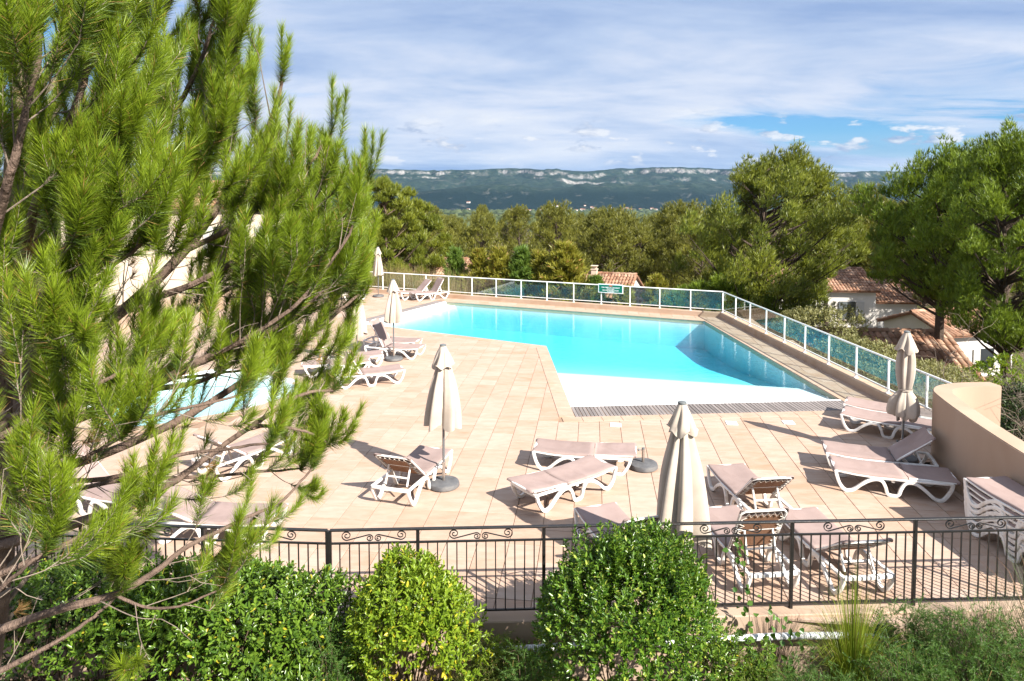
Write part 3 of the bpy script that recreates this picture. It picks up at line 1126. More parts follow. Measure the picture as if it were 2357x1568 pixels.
def grating(a, b, lo, hi, w, label, shear=0.0, step=0.087):
    t = unit(b - a)
    nrm = np.array([t[1], -t[0]])
    g = thing('overflow_grating', (a[0], a[1], 0), label, 'grating')
    tr = MB()
    q = [a + t * lo + nrm * 0.05, a + t * lo + nrm * w, a + t * hi + nrm * w, a + t * hi + nrm * 0.05]
    tr.prism([p - a for p in q], -0.09, -0.05)
    tr.build('channel', 'cap_grey', g)
    # the white nosing between water and wood
    ns = MB()
    q = [a + t * lo - nrm * 0.03, a + t * lo + nrm * 0.046, a + t * hi + nrm * 0.046, a + t * hi - nrm * 0.03]
    ns.prism([p - a for p in q], -0.08, -0.004)
    ns.build('nosing', 'pool_white', g)
    sl = MB().box((0, (w + 0.05) / 2, 0), (step - 0.014, w - 0.06, 0.024)).mesh('slat', False, 0.004, 1)
    x = lo + 0.06
    while x < hi - 0.05:
        p = t * x
        o = link('slat', sl, g, 'grating_wood')
        o.location = (p[0], p[1], -0.012 + float(rng.normal(0, 0.0012)))
        o.rotation_euler = (0, 0, math.atan2(t[1], t[0]) + math.pi + float(rng.normal(0, 0.004)))
        x += step
    return g


grating(D_, C_, 0.0, float(np.linalg.norm(C_ - D_)) + 0.12, GRAT_N, 'long grey wooden slat grating along the near shallow pool edge')
grating(A_, F_, 0.05, float(np.linalg.norm(A_ - F_)) + 0.55, GRAT_W, 'grey wooden slat grating along the left pool end by two loungers')

for k, (q, lab) in enumerate((((2.21, 14.32), 'white square skimmer lid in the deck left of the tall front parasol'), ((4.72, 14.44), 'white square skimmer lid at the tip of a parasol shadow'), ((5.96, 14.49), 'white square skimmer lid nearest the wooden grating right end'))):
    o = MB().box((0, 0, 0.006), (0.235, 0.235, 0.012), TA * -1).build('skimmer_lid', 'lid_white', None, False, 0.004, 1)
    tag(o, lab, 'lid', 'skimmer lids in the deck')
    o.location = (q[0], q[1], 0.001)
    MB().lathe([(0.02, 0.0), (0.02, 0.004)], 10, (0.05, 0.05, 0.0122)).build('finger_hole', 'cap_grey', o)

# ------------------------------------------------------------------ kerb walls below the glass fences
RC = [np.array(p) for p in ((8.45, 27.2), (9.06, 13.0))]
ft = unit(np.array([1.0, FAR_K]))
fn = np.array([-ft[1], ft[0]])                      # outwards
FL = np.array([-9.6, far_y(-9.6)])
mb = MB()
mb.prism([FL - fn * 0.13, FC - fn * 0.13 + ft * 0.0, FC + fn * 0.16 + ft * 0.15, FL + fn * 0.16], -5.0, 0.20)
o = mb.build('kerb_wall', 'curb_beige', None, False, 0.012, 1)
tag(o, 'low beige kerb wall carrying the far glass fence', 'wall')
rt = unit(RC[1] - RC[0])
rn = np.array([-rt[1], rt[0]])                     # outwards (to the right of the pool)
if rn[0] < 0:
    rn = -rn
mb = MB()
mb.prism([RC[0] - rn * 0.13, RC[1] - rn * 0.13, RC[1] + rn * 0.16, RC[0] + rn * 0.16 - rt * 0.1], -5.0, 0.203)
o = mb.build('kerb_wall', 'curb_beige', None, False, 0.012, 1)
tag(o, 'low beige kerb wall carrying the right hand glass fence', 'wall')
for p_, lab in ((D(1378, 717, 31.0), 'far'), (D(1630, 702, 27.4), 'far corner')):
    pass

# ------------------------------------------------------------------ glass fences
def glass_fence(a, b, n, first, label, zb=0.2):
    """posts every (b-a)/n; first: distance of first post along"""
    t = unit(b - a)
    L = np.linalg.norm(b - a)
    ang = math.atan2(t[1], t[0])
    g = thing('glass_fence', (a[0], a[1], zb), label, 'fence', 'glass fences round the pool', ang)
    H_ = 0.83
    MB().tube([(-0.02, 0, H_), (L + 0.01, 0, H_)], 0.024, 12).build('handrail', 'white_paint', g, True)
    st = (L - first) / n
    post = MB()
    post.box((0, 0, H_ / 2), (0.042, 0.042, H_ - 0.02))
    post.box((0, 0, 0.006), (0.10, 0.10, 0.012))
    post.tube([(0, -0.045, 0.012), (0, -0.02, 0.07)], 0.012, 6)
    pme = post.mesh('post', False, 0.003, 1)
    xs = [0.0] + [first + i * st for i in range(n + 1)] if first > 0.05 else [i * st for i in range(n + 1)]
    for x in xs:
        link('post', pme, g, 'white_paint').location = (x, 0, 0)
    for i in range(len(xs) - 1):
        x0, x1 = xs[i] + 0.03, xs[i + 1] - 0.03
        MB().box(((x0 + x1) / 2, 0, 0.105), (x1 - x0 + 0.012, 0.03, 0.028)).build('bottom_rail', 'white_paint', g)
        MB().box(((x0 + x1) / 2, 0, 0.46), (x1 - x0 - 0.03, 0.008, 0.665)).build('glass_pane', 'fence_glass', g)
    return g


FA = FC - ft * (13.24 * 1.242)
glass_fence(FC - ft * (15.24 * 1.242), FC, 15, 0.0 + 0.24 * 1.242 * 0, 'glass panel fence with white posts along the far pool side')
RA = RC[0] + rt * 0.02
glass_fence(RA, RA + rt * 14.0, 10, 0.0, 'glass panel fence with white posts down the right pool side')

# sign on the far fence
sgp = FC - ft * 4.62
sg = thing('notice_sign', (float(sgp[0] - fn[0] * 0.055), float(sgp[1] - fn[1] * 0.055), 0.2 + 0.70), 'green notice board with white French lettering on the far glass fence', 'sign', None, math.atan2(ft[1], ft[0]))
SW, SH = 1.10, 0.385
MB().box((0, 0, 0), (SW, 0.016, SH)).build('frame', 'sign_white', sg, False, 0.004, 1)
MB().box((0, -0.010, 0), (SW - 0.075, 0.006, SH - 0.07)).build('board', 'sign_green', sg)
eb = MB()
pts = [(0.075 * math.cos(a) * (1.0 if math.sin(a) > -0.2 else 1.1), 0.036 * max(math.sin(a), -0.45)) for a in np.linspace(0, 2 * math.pi, 24, endpoint=False)]
eb.add([(x, -0.0165, z + 0.115) for x, z in pts] + [(x, -0.0135, z + 0.115) for x, z in pts], [tuple(range(23, -1, -1))] + [(i, (i + 1) % 24, 24 + (i + 1) % 24, 24 + i) for i in range(24)])
emb = eb.build('emblem', 'sign_red', sg)
for dx in (-0.03, 0.0, 0.03):
    MB().box((dx, -0.0172, 0.107), (0.012, 0.002, 0.014)).build('emblem_arch', 'sign_green', emb)


def text_part(body, size, z, parent, width):
    cu = bpy.data.curves.new('lettering', 'FONT')
    cu.body = body
    cu.size = size
    cu.align_x = 'CENTER'
    cu.extrude = 0.0012
    cu.offset = size * 0.018
    tmp = bpy.data.objects.new('lettering', cu)
    C.objects.link(tmp)
    bpy.context.view_layer.update()
    dg = bpy.context.evaluated_depsgraph_get()
    me_ = bpy.data.meshes.new_from_object(tmp.evaluated_get(dg))
    bpy.data.objects.remove(tmp)
    o_ = link('lettering', me_, parent, 'sign_white')
    xs = [v.co.x for v in me_.vertices]
    k = width / (max(xs) - min(xs))
    o_.scale = (k, 1.0, 1.0)
    o_.rotation_euler = (R(90), 0, 0)
    o_.location = (0, -0.0150, z)
    return o_


text_part('POUR LE RESPECT ET LA TRANQUILLITÉ', 0.062, 0.025, sg, 0.80)
text_part('DE NOS VOISINS', 0.055, -0.035, sg, 0.33)
text_part('MERCI DE NE PAS VOUS ACCOUDER', 0.055, -0.095, sg, 0.72)
text_part('À LA BARRIÈRE', 0.055, -0.152, sg, 0.31)

# ------------------------------------------------------------------ curved beige wall on the right
wpts = [(8.95, 12.62, 1.41), (8.35, 12.58, 1.41), (7.85, 12.40, 1.41), (7.55, 12.08, 1.41), (7.42, 11.65, 1.40), (7.36, 11.1, 1.35), (7.33, 10.5, 1.29), (7.33, 9.7, 1.21), (7.38, 8.8, 1.12), (7.48, 7.6, 1.0)]
wp = smooth_path(wpts, 6)
inn = []
for i, p in enumerate(wp):
    t = unit((wp[min(i + 1, len(wp) - 1)] - wp[max(i - 1, 0)])[:2])
    nr = np.array([-t[1], t[0]])      # to the right of travel is outside; choose the side away from the deck
    inn.append(p[:2] + nr * 0.30)
vs, fs = [], []
for p, q in zip(wp, inn):
    vs += [(p[0], p[1], -0.3), (p[0], p[1], p[2]), (q[0], q[1], p[2] + 0.004), (q[0], q[1], -3.0)]
m_ = len(wp)
for i in range(m_ - 1):
    for j in range(4):
        fs.append((i * 4 + j, i * 4 + (j + 1) % 4, (i + 1) * 4 + (j + 1) % 4, (i + 1) * 4 + j))
fs += [(3, 2, 1, 0), tuple((m_ - 1) * 4 + j for j in range(4))]
mb = MB()
mb.add(vs, fs)
me_ = mb.mesh('curved_wall')
bm = bmesh.new()
bm.from_mesh(me_)
bmesh.ops.recalc_face_normals(bm, faces=bm.faces)
es = [e for e in bm.edges if len(e.link_faces) == 2 and e.calc_face_angle(0) > 1.0]
bmesh.ops.bevel(bm, geom=es, offset=0.012, segments=2, affect='EDGES', clamp_overlap=True)
bm.to_mesh(me_)
bm.free()
me_.polygons.foreach_set('use_smooth', np.ones(len(me_.polygons), dtype=bool))
me_.set_sharp_from_angle(angle=R(35))
cw = link('curved_wall', me_, None, 'render_beige')
tag(cw, 'curved beige rendered wall at the right edge of the deck', 'wall')

# planter wall and house at the far left, mostly behind the pine
mb = MB()
pw = [P(250, 770)[:2], P(400, 735)[:2], P(560, 700)[:2], P(742, 688)[:2]]
pw2 = [p + np.array([-0.25, 0.45]) for p in pw]
for i in range(3):
    q = [pw[i], pw[i + 1], pw2[i + 1], pw2[i]]
    mb.prism(q, -0.5, 0.85 - 0.12 * i)
o = mb.build('planter_wall', 'render_beige', None, False, 0.015, 1)
tag(o, 'beige planter wall stepping down behind the pine', 'wall')

# base wall under the iron railing
IR = [np.array(p) for p in ((-8.2, 7.95), (-2.08, 7.60), (7.6, 7.98))]
mb = MB()
for i in range(2):
    a, b = IR[i], IR[i + 1]
    t = unit(b - a)
    nr = np.array([-t[1], t[0]])
    a2 = a - t * 0.0
    mb.prism([a2 - nr * 0.13, b - nr * 0.13, b + nr * 0.11, a2 + nr * 0.11], -1.3, 0.035 + 0.002 * i)
o = mb.build('railing_base_wall', 'render_beige', None, False, 0.012, 1)
tag(o, 'low beige base wall under the black iron railing', 'wall')

# ------------------------------------------------------------------ black iron railing with scrolls
def scroll_pts(k=1.0, mirror=1):
    """one flat S scroll: curl, diagonal, curl; about 0.36 m long"""
    pts = []
    c1, c2 = (-0.125, 0.012), (0.105, -0.018)
    for i in range(34):
        u = i / 33
        a = R(30) + (1 - u) * R(-560) + 0
        r_ = 0.010 + 0.040 * u
        pts.append((c1[0] + r_ * math.cos(a + R(-120)) * 1.1, c1[1] + r_ * math.sin(a + R(-120))))
    tail = []
    for i in range(34):
        u = 1 - i / 33
        a = R(30) + (1 - u) * R(-560)
        r_ = 0.008 + 0.028 * u
        tail.append((c2[0] + r_ * math.cos(a + R(75)) * 1.1, c2[1] + r_ * math.sin(a + R(75))))
    return [(mirror * x * k, z * k) for x, z in pts + tail]


_sc = {}


def scroll_mesh(mirror):
    if mirror not in _sc:
        m = MB()
        m.tube([(x, 0, z) for x, z in scroll_pts(1.0, mirror)], 1.0, up=(0, 1, 0), flat=(0.008, 0.014))
        _sc[mirror] = m.mesh('scroll')
    return _sc[mirror]


def railing(a, posts, z0, label):
    """posts: list of distances along from a; local x along the run"""
    a = np.array(a, dtype=float)
    b = np.array(posts[-1])
    g = None
    return g


def iron_run(a, b, post_s, label):
    a, b = np.array(a), np.array(b)
    t = unit(b - a)
    g = thing('iron_railing', (a[0], a[1], 0.035), label, 'railing', 'black iron railing runs', math.atan2(t[1], t[0]))
    L = post_s[-1]
    H_ = 1.045
    MB().tube([(0, 0, H_), (L, 0, H_)], 1.0, up=(0, 0, 1), flat=(0.05, 0.018)).build('top_rail', 'iron', g, False, 0.003, 1)
    MB().tube([(0, 0, H_ - 0.155), (L, 0, H_ - 0.155)], 1.0, up=(0, 0, 1), flat=(0.022, 0.02)).build('middle_rail', 'iron', g)
    MB().tube([(0, 0, 0.065), (L, 0, 0.065)], 1.0, up=(0, 0, 1), flat=(0.022, 0.02)).build('bottom_rail', 'iron', g)
    pme = MB().box((0, 0, H_ / 2 - 0.03), (0.038, 0.038, H_ + 0.05)).mesh('post', False, 0.003, 1)
    bme = MB().box((0, 0, 0), (0.0135, 0.0135, H_ - 0.155 - 0.065)).mesh('baluster')
    for s_ in post_s:
        link('post', pme, g, 'iron').location = (s_, 0, 0)
    for i in range(len(post_s) - 1):
        s0, s1 = post_s[i], post_s[i + 1]
        nb = int(round((s1 - s0) / 0.112)) - 1
        for j in range(nb):
            o = link('baluster', bme, g, 'iron')
            o.location = (s0 + (s1 - s0) * (j + 1) / (nb + 1), 0, 0.065 + (H_ - 0.22) / 2)
            o.rotation_euler = (0, float(rng.normal(0, 0.003)), 0)
        mid = (s0 + s1) / 2
        for mir, dx in ((1, -0.168), (-1, 0.168)):
            o = link('scroll', scroll_mesh(mir), g, 'iron')
            o.location = (mid + dx, 0, H_ - 0.079)
            o.scale = (1.12, 1, 1.12)
    return g


ia = np.array([-2.08, 7.60])
ib = np.array([7.6, 7.98])
iron_run(ia, ib, [0.0, 1.0, 2.45, 3.91, 5.37, 6.85, 8.31, 9.6], 'black wrought iron railing with scrolls across the front of the deck')
il = np.array([-8.2, 7.95])
LL = float(np.linalg.norm(ia - il)) - 0.03
iron_run(il, ia, [LL - 1.46 * 4, LL - 1.46 * 3, LL - 1.46 * 2, LL - 1.46, LL], 'black wrought iron railing run behind the left shrub and pine')

# white pipe lying along the base wall
mb = MB()
pp = [(-0.45, 7.36, -0.20), (0.2, 7.385, -0.165), (0.9, 7.42, -0.15), (2.0, 7.44, -0.12), (3.1, 7.5, -0.10), (4.0, 7.51, -0.11), (4.3, 7.47, -0.15), (4.5, 7.4, -0.2)]
mb.tube(smooth_path(pp, 5), 0.038, 12)
o = mb.build('drain_pipe', 'pipe_white', None, True)
tag(o, 'grubby white pipe running along the railing base wall', 'pipe')

# ------------------------------------------------------------------ sun loungers
SIDE = [(0.015, 0.345), (0.03, 0.26), (0.075, 0.13), (0.15, 0.035), (0.22, 0.026), (0.30, 0.06), (0.42, 0.165), (0.53, 0.235), (0.63, 0.262), (0.71, 0.235), (0.76, 0.14), (0.80, 0.028), (0.94, 0.028), (0.985, 0.14), (1.04, 0.235), (1.12, 0.262), (1.22, 0.238), (1.33, 0.16), (1.44, 0.06), (1.51, 0.026), (1.58, 0.033), (1.65, 0.12), (1.70, 0.22), (1.715, 0.285)]
_lc = {}
HINGE = 1.10
BACKL = 0.72
LW = 0.315


def sheet(pts, w, thick, nseg_w=7, sag=0.02, curl=0.035, name='sling', seed=0, droop=0.0):
    """a sling of cloth: runs through pts (x, z), bowed across, edges rolled over the side tubes"""
    r_ = np.random.default_rng(seed)
    pts = [np.array(p) for p in smooth_path([(p[0], 0, p[1]) for p in pts], 4)]
    rows = len(pts)
    ys = [-w - 0.012, -w - 0.006, -w * 0.94, -w * 0.5, 0, w * 0.5, w * 0.94, w + 0.006, w + 0.012]
    V = []
    ups = []
    for i, p in enumerate(pts):
        t = unit(pts[min(i + 1, rows - 1)] - pts[max(i - 1, 0)])
        up = np.array([-t[2], 0, t[0]])
        ups.append(up)
        for j, y in enumerate(ys):
            d = -sag * (1 - (y / w) ** 2) if abs(y) < w else 0.0
            d += float(r_.normal(0, 0.0022))
            if j in (0, 8):
                d = -curl - float(r_.uniform(0, 0.014))
            elif j in (1, 7):
                d = -0.010
            V.append(p + up * d + np.array([0, y, 0]))
    k = len(ys)
    V = np.array(V)
    n_ = len(V)
    Vb = V - np.repeat(np.array(ups), k, 0) * thick
    Fq = [(i * k + j, i * k + j + 1, (i + 1) * k + j + 1, (i + 1) * k + j) for i in range(rows - 1) for j in range(k - 1)]
    Fb = [tuple(n_ + q for q in reversed(f)) for f in Fq]
    Fs = []
    for i in range(rows - 1):
        for j in (0, k - 1):
            a_, b_ = i * k + j, (i + 1) * k + j
            Fs.append((a_, b_, n_ + b_, n_ + a_))
    for j in range(k - 1):
        for i in (0, rows - 1):
            a_, b_ = i * k + j, i * k + j + 1
            Fs.append((a_, b_, n_ + b_, n_ + a_))
    return np_mesh(name, np.concatenate([V, Vb]), Fq + Fb + Fs, True)


def lounger_meshes(tilt):
    if tilt in _lc:
        return _lc[tilt]
    d = {}
    side = smooth_path([(x, 0, z) for x, z in SIDE], 4)
    m = MB()
    m.tube(side, 1.0, up=(0, 1, 0), flat=(0.052, 0.046))
    m.tube([(0.60, 0, 0.284), (1.10, 0, 0.290), (1.40, 0, 0.296), (1.73, 0, 0.302)], 1.0, up=(0, 1, 0), flat=(0.032, 0.05))
    m.tube([(0.02, 0, 0.335), (0.3, 0, 0.302), (0.62, 0, 0.285)], 1.0, up=(0, 1, 0), flat=(0.026, 0.03))
    d['side_frame'] = m.mesh('side_frame', True, 0.010, 2)
    m = MB()
    m.tube([(1.722, -LW, 0.298), (1.735, 0, 0.298), (1.722, LW, 0.298)], 1.0, up=(0, 0, 1), flat=(0.055, 0.045))
    d['head_bar'] = m.mesh('head_bar', True, 0.010, 2)
    m = MB()
    m.tube([(0.035, -LW, 0.325), (0.02, 0, 0.325), (0.035, LW, 0.325)], 1.0, up=(0, 0, 1), flat=(0.05, 0.04))
    d['foot_bar'] = m.mesh('foot_bar', True, 0.010, 2)
    m = MB()
    m.box((0.87, 0, 0.245), (0.05, LW * 2, 0.035))
    d['crossbar'] = m.mesh('crossbar', True, 0.006, 1)
    d['seat_sling'] = sheet([(-0.025, 0.318), (-0.005, 0.352), (0.06, 0.362), (0.35, 0.345), (0.7, 0.338), (HINGE - 0.02, 0.345)], LW - 0.005, 0.007, seed=3)
    ct, st = math.cos(tilt), math.sin(tilt)

    def bp(s, o=0.0):
        return (HINGE + s * ct - o * st, 0.345 + s * st + o * ct)
    d['back_sling'] = sheet([bp(-0.01, 0.004), bp(0.2, 0.0), bp(0.45, 0.006), bp(BACKL - 0.04, 0.012), bp(BACKL + 0.005, 0.004), bp(BACKL + 0.02, -0.02)], LW - 0.010, 0.007, seed=4)
    m = MB()
    w_ = LW - 0.012
    fr = [(-0.0, -w_), (0.3, -w_), (BACKL - 0.06, -w_), (BACKL - 0.01, -w_ + 0.05), (BACKL - 0.01, w_ - 0.05), (BACKL - 0.06, w_), (0.3, w_), (0.0, w_)]
    m.tube([(bp(s, -0.022)[0], y, bp(s, -0.022)[1]) for s, y in fr], 0.017, 8)
    m.tube([(bp(0.36, -0.03)[0], y, bp(0.36, -0.03)[1]) for y in (-w_, 0, w_)], 0.014, 6)
    d['back_frame'] = m.mesh('back_frame', True)
    m = MB()
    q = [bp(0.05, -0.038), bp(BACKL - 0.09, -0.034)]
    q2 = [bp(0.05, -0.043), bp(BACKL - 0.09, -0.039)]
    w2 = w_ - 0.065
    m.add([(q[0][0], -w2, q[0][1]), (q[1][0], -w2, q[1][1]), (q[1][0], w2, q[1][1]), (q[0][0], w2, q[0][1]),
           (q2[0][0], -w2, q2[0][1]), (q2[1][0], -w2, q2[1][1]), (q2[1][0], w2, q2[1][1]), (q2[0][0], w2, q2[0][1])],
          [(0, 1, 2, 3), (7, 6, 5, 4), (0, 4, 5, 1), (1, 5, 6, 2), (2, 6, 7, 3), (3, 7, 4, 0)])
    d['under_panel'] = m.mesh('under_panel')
    m = MB()
    zz = []
    for i in range(15):
        s = 0.05 + (BACKL - 0.15) * i / 14
        zz.append((s, w_ - (0.015 if i % 2 else 0.085)))
    for sg_ in (-1, 1):
        m.tube([(bp(s, -0.048)[0], y * sg_, bp(s, -0.048)[1]) for s, y in zz], 0.0055, 5)
    tt = [(BACKL - (0.02 if i % 2 else 0.10), -w_ + 0.05 + (2 * w_ - 0.1) * i / 12) for i in range(13)]
    m.tube([(bp(s, -0.048)[0], y, bp(s, -0.048)[1]) for s, y in tt], 0.0055, 5)
    d['lacing'] = m.mesh('lacing', True)
    if tilt > 0.1:
        m = MB()
        top = bp(0.36, -0.035)
        fx = min(top[0] + 0.12, 1.66)
        for y in (-0.19, 0.19):
            m.tube([(top[0], y, top[1]), (fx, y, 0.27)], 1.0, up=(0, 1, 0), flat=(0.032, 0.022))
        mx, mz = (top[0] + fx) / 2, (top[1] + 0.27) / 2 - 0.03
        m.tube([(mx, -0.19, mz), (mx, 0.19, mz)], 1.0, up=(0, 0, 1), flat=(0.03, 0.02))
        d['prop'] = m.mesh('prop', True, 0.004, 1)
    _lc[tilt] = d
    return d


LM = {'side_frame': 'white_plastic', 'head_bar': 'white_plastic', 'foot_bar': 'white_plastic', 'crossbar': 'white_plastic', 'seat_sling': 'sling', 'back_sling': 'sling', 'back_frame': 'white_plastic', 'under_panel': 'sling_back', 'lacing': 'lace', 'prop': 'white_plastic'}


def lounger(x, y, ang, tilt, label, z=0.0, group='sun loungers on the deck'):
    """x, y: middle of the foot end; ang: heading from foot to head (degrees); tilt of the backrest (degrees)"""
    d = lounger_meshes(round(R(tilt), 3))
    g = thing('sun_lounger', (x, y, z + 0.002), label, 'sun lounger', group, R(ang))
    back = None
    for k, me_ in d.items():
        if k in ('under_panel', 'lacing'):
            continue
        if k == 'side_frame':
            for sy in (-LW, LW):
                link('side_frame', me_, g, LM[k]).location = (0, sy, 0)
            continue
        o = link(k, me_, g, LM[k])
        if k == 'back_sling':
            back = o
    for k in ('under_panel', 'lacing'):
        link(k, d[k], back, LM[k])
    return g


def from_feet(pa, pb, flip=False, w=LW):
    """pa, pb: ground points of the near side's foot-end and head-end feet -> middle of the foot end and heading"""
    a, b = P(*pa)[:2], P(*pb)[:2]
    t = unit(b - a)
    n_ = np.array([-t[1], t[0]])
    if n_[1] < 0:
        n_ = -n_
    f = a - t * 0.20 + n_ * w
    return f[0], f[1], math.degrees(math.atan2(t[1], t[0])), n_, t


x, y, a, n_, t_ = from_feet((1951, 1132), (2160, 1156))
lounger(x, y, a, 0, 'flat taupe lounger nearest the curved wall, half in its shade')
lounger(x + n_[0] * 0.80 + t_[0] * -0.02, y + n_[1] * 0.80, a - 1, 38, 'lounger by the curved wall with its backrest raised, behind the flat one')
x, y, a, n_, t_ = from_feet((1940, 991), (2021 + 81 * 0.6, 1009.4 + 18.4 * 0.6))
a = -34
lounger(7.02, 14.28, -33, 0, 'flat lounger under the tied parasol beside the right glass fence kerb')
lounger(7.42, 14.98, -34, 0, 'flat lounger against the right hand kerb at the end of the near grating')
x, y, a, n_, t_ = from_feet((1251.6, 1083.6), (1424.6, 1095))
lounger(x, y, a, 2, 'flat lounger in mid deck pointing at the free parasol base')
x, y, a, n_, t_ = from_feet((1398.5, 1127.3), (1260, 1177.3))
lounger(x, y, a, 4, 'flat lounger set slantwise in front of the mid deck one')
lounger(-1.38, 12.12, -108, 40, 'lounger beside the left middle parasol, propped backrest towards the railing')
lounger(3.62, 11.35, -84, 41, 'lounger right of the tall front parasol with brown backrest underside showing')
lounger(2.98, 9.78, -83, 62, 'lounger close behind the railing with steeply raised laced backrest')
lounger(4.12, 9.72, -84, 34, 'lounger behind the railing and the tall ornamental grass clump')
lounger(1.22, 9.82, -73, 50, 'lounger half hidden behind the big right shrub, backrest by the parasol')
x, y, a, n_, t_ = from_feet((952.3, 691.6), (985, 686.5))
lounger(-4.62, 31.55, 35, 58, 'far lounger with upright backrest beside the left grating')
lounger(-5.35, 31.85, 35, 45, 'far lounger left of the upright one, by the distant parasol')
lounger(-6.95, 32.2, 200, 40, 'farthest lounger beyond the distant parasol, mostly behind the pine')
lounger(-2.72, 20.35, 165, 62, 'lounger with tall upright backrest behind the parasol near the pool')
lounger(-2.95, 21.25, 165, 55, 'lounger with dark shaded backrest nearest the pool edge on the left')
x, y, a, n_, t_ = from_feet((915, 882.7), (801.5, 894.9))
lounger(x, y, a, 60, 'lounger with thin upright backrest, nearest of the left trio')
lounger(-3.95, 18.78, -166, 0, 'flat lounger in the middle of the left trio')
lounger(-3.75, 19.6, -166, 30, 'lounger at the back of the left trio beside the pole')
x, y, a, n_, t_ = from_feet((663, 1049.6), (530, 1102.6))
lounger(x, y, a, 35, 'lounger seen through the pine branches in mid deck')
lounger(-3.35, 9.55, 175, 20, 'lounger behind the railing at the edge of the pine')
lounger(-5.6, 10.2, 160, 40, 'lounger deep behind the pine near the railing')

# the stack by the curved wall
for k in range(6):
    lounger(6.97 - 0.006 * k, 9.80 + 0.012 * (k % 2), -86 + (0.7 if k % 2 else -0.5), 0,
            ['bottom lounger of the stack by the curved wall', 'second lounger from the bottom of the stack by the wall', 'third lounger from the bottom of the stack by the wall',
             'fourth lounger from the bottom of the stack by the wall', 'lounger just below the top of the stack by the wall', 'top lounger of the stack by the curved wall'][k],
            z=k * 0.085, group='loungers stacked by the curved wall')

# ------------------------------------------------------------------ parasols
def drape(prof, lobes, seed, nseg=96, amp=0.22, hem=0.03, twist=0.4):
    """folded canopy: rings of a lobed star section; prof = (z, radius, fold depth)"""
    r_ = np.random.default_rng(seed)
    ph = r_.uniform(0, 6.28, lobes + 4)
    prof = smooth_path([(p[0], p[1], p[2]) for p in prof], 5)
    th = np.linspace(0, 2 * np.pi, nseg, endpoint=False)
    V = []
    m = len(prof)
    for i, (z, rad, dep) in enumerate(prof):
        u = i / (m - 1)
        tw = twist * u
        rr = rad * (1 + dep * (np.abs(np.sin(lobes / 2 * (th + tw) + ph[0])) ** 0.8 - 0.55) * 1.3
                    + dep * 0.35 * np.sin(3 * th + ph[1] + 2 * u) + dep * 0.22 * np.sin((lobes + 3) * th + ph[2] + 5 * u))
        zz = np.full(nseg, z)
        if i >= m - 2:
            zz = zz + hem * (np.sin(lobes * (th + tw) + ph[3]) + 0.6 * np.sin(3 * th + ph[4])) * (1 if i == m - 1 else 0.6)
        V.append(np.stack([rr * np.cos(th), rr * np.sin(th), zz], -1))
    V = np.concatenate(V)
    Fq = [(i * nseg + j, i * nseg + (j + 1) % nseg, (i + 1) * nseg + (j + 1) % nseg, (i + 1) * nseg + j) for i in range(m - 1) for j in range(nseg)]
    return np_mesh('canopy', V, Fq, True)


def parasol(x, y, label, h=2.40, hem=1.02, rb=0.215, tied=False, seed=1, base=True, rz=0.0, lean=(0, 0), base_r=0.27, base_c=None, base_mat='concrete_dark'):
    g = thing('parasol', (x, y, 0), label, 'parasol', 'closed parasols round the pool', rz)
    if base:
        m = MB()
        m.lathe([(base_r * 0.93, 0.004), (base_r, 0.02), (base_r, 0.055), (base_r * 0.95, 0.085), (base_r * 0.8, 0.098), (0.03, 0.104)], 36)
        bo = m.build('base', base_mat, g, True)
        MB().tube([(0, 0, 0.10), (0, 0, 0.42)], 0.028, 12).build('base_tube', 'chrome', bo, True)
        m = MB()
        m.tube([(-0.03, 0, 0.37), (-0.085, 0, 0.37)], 0.008, 6)
        m.lathe([(0.012, -0.02), (0.02, -0.01), (0.02, 0.01), (0.012, 0.02)], 8, (-0.09, 0, 0.37))
        m.build('clamp_knob', 'cap_grey', bo)
    MB().tube([(0, 0, 0.12), (lean[0] * 0.5, lean[1] * 0.5, h * 0.5), (lean[0], lean[1], h - 0.03)], 0.021, 12).build('pole', 'pole_grey', g, True)
    z0 = h - 0.05
    if tied:
        prof = [(z0, 0.05, 0.05), (z0 - 0.14, 0.085, 0.25), (z0 - 0.42, 0.125, 0.42), (z0 - 0.72, 0.13, 0.42), (z0 - 0.98, 0.10, 0.36), (z0 - 1.04, 0.088, 0.28), (z0 - 1.10, 0.12, 0.38), (z0 - 1.24, 0.19, 0.42), (z0 - 1.40, 0.215, 0.42), (hem + 0.02, 0.20, 0.50), (hem - 0.03, 0.175, 0.50)]
    else:
        prof = [(z0, 0.05, 0.05), (z0 - 0.12, 0.075, 0.22), (z0 - 0.35, 0.105, 0.40), ((z0 + hem) / 2, rb * 0.72, 0.46), (hem + 0.3, rb * 0.92, 0.48), (hem, rb, 0.50)]
    cz = drape(prof, 6, seed, hem=0.035 if not tied else 0.06)
    co = link('canopy', cz, g, 'canvas')
    co.location = (lean[0] * 0.8, lean[1] * 0.8, 0)
    # the vent flap over the top
    vf = drape([(z0 + 0.018, 0.052, 0.02), (z0 - 0.10, 0.095, 0.20), (z0 - 0.22, 0.13, 0.34), (z0 - 0.32, 0.155, 0.42)], 5, seed + 50, hem=0.035, twist=0.1)
    vo = link('vent_flap', vf, co, 'canvas')
    m = MB()
    m.lathe([(0.050, z0 + 0.01), (0.056, z0 + 0.03), (0.05, z0 + 0.045), (0.02, z0 + 0.055)], 20)
    m.build('cap', 'cap_grey', co, True)
    if tied:
        m = MB()
        m.tube([(0.118 * math.cos(a), 0.118 * math.sin(a), z0 - 1.035 + 0.008 * math.sin(2 * a)) for a in np.linspace(0, 2 * math.pi, 25)], 1.0, up=(0, 0, 1), flat=(0.006, 0.03), cap=False)
        m.build('strap', 'canvas', co)
    return g


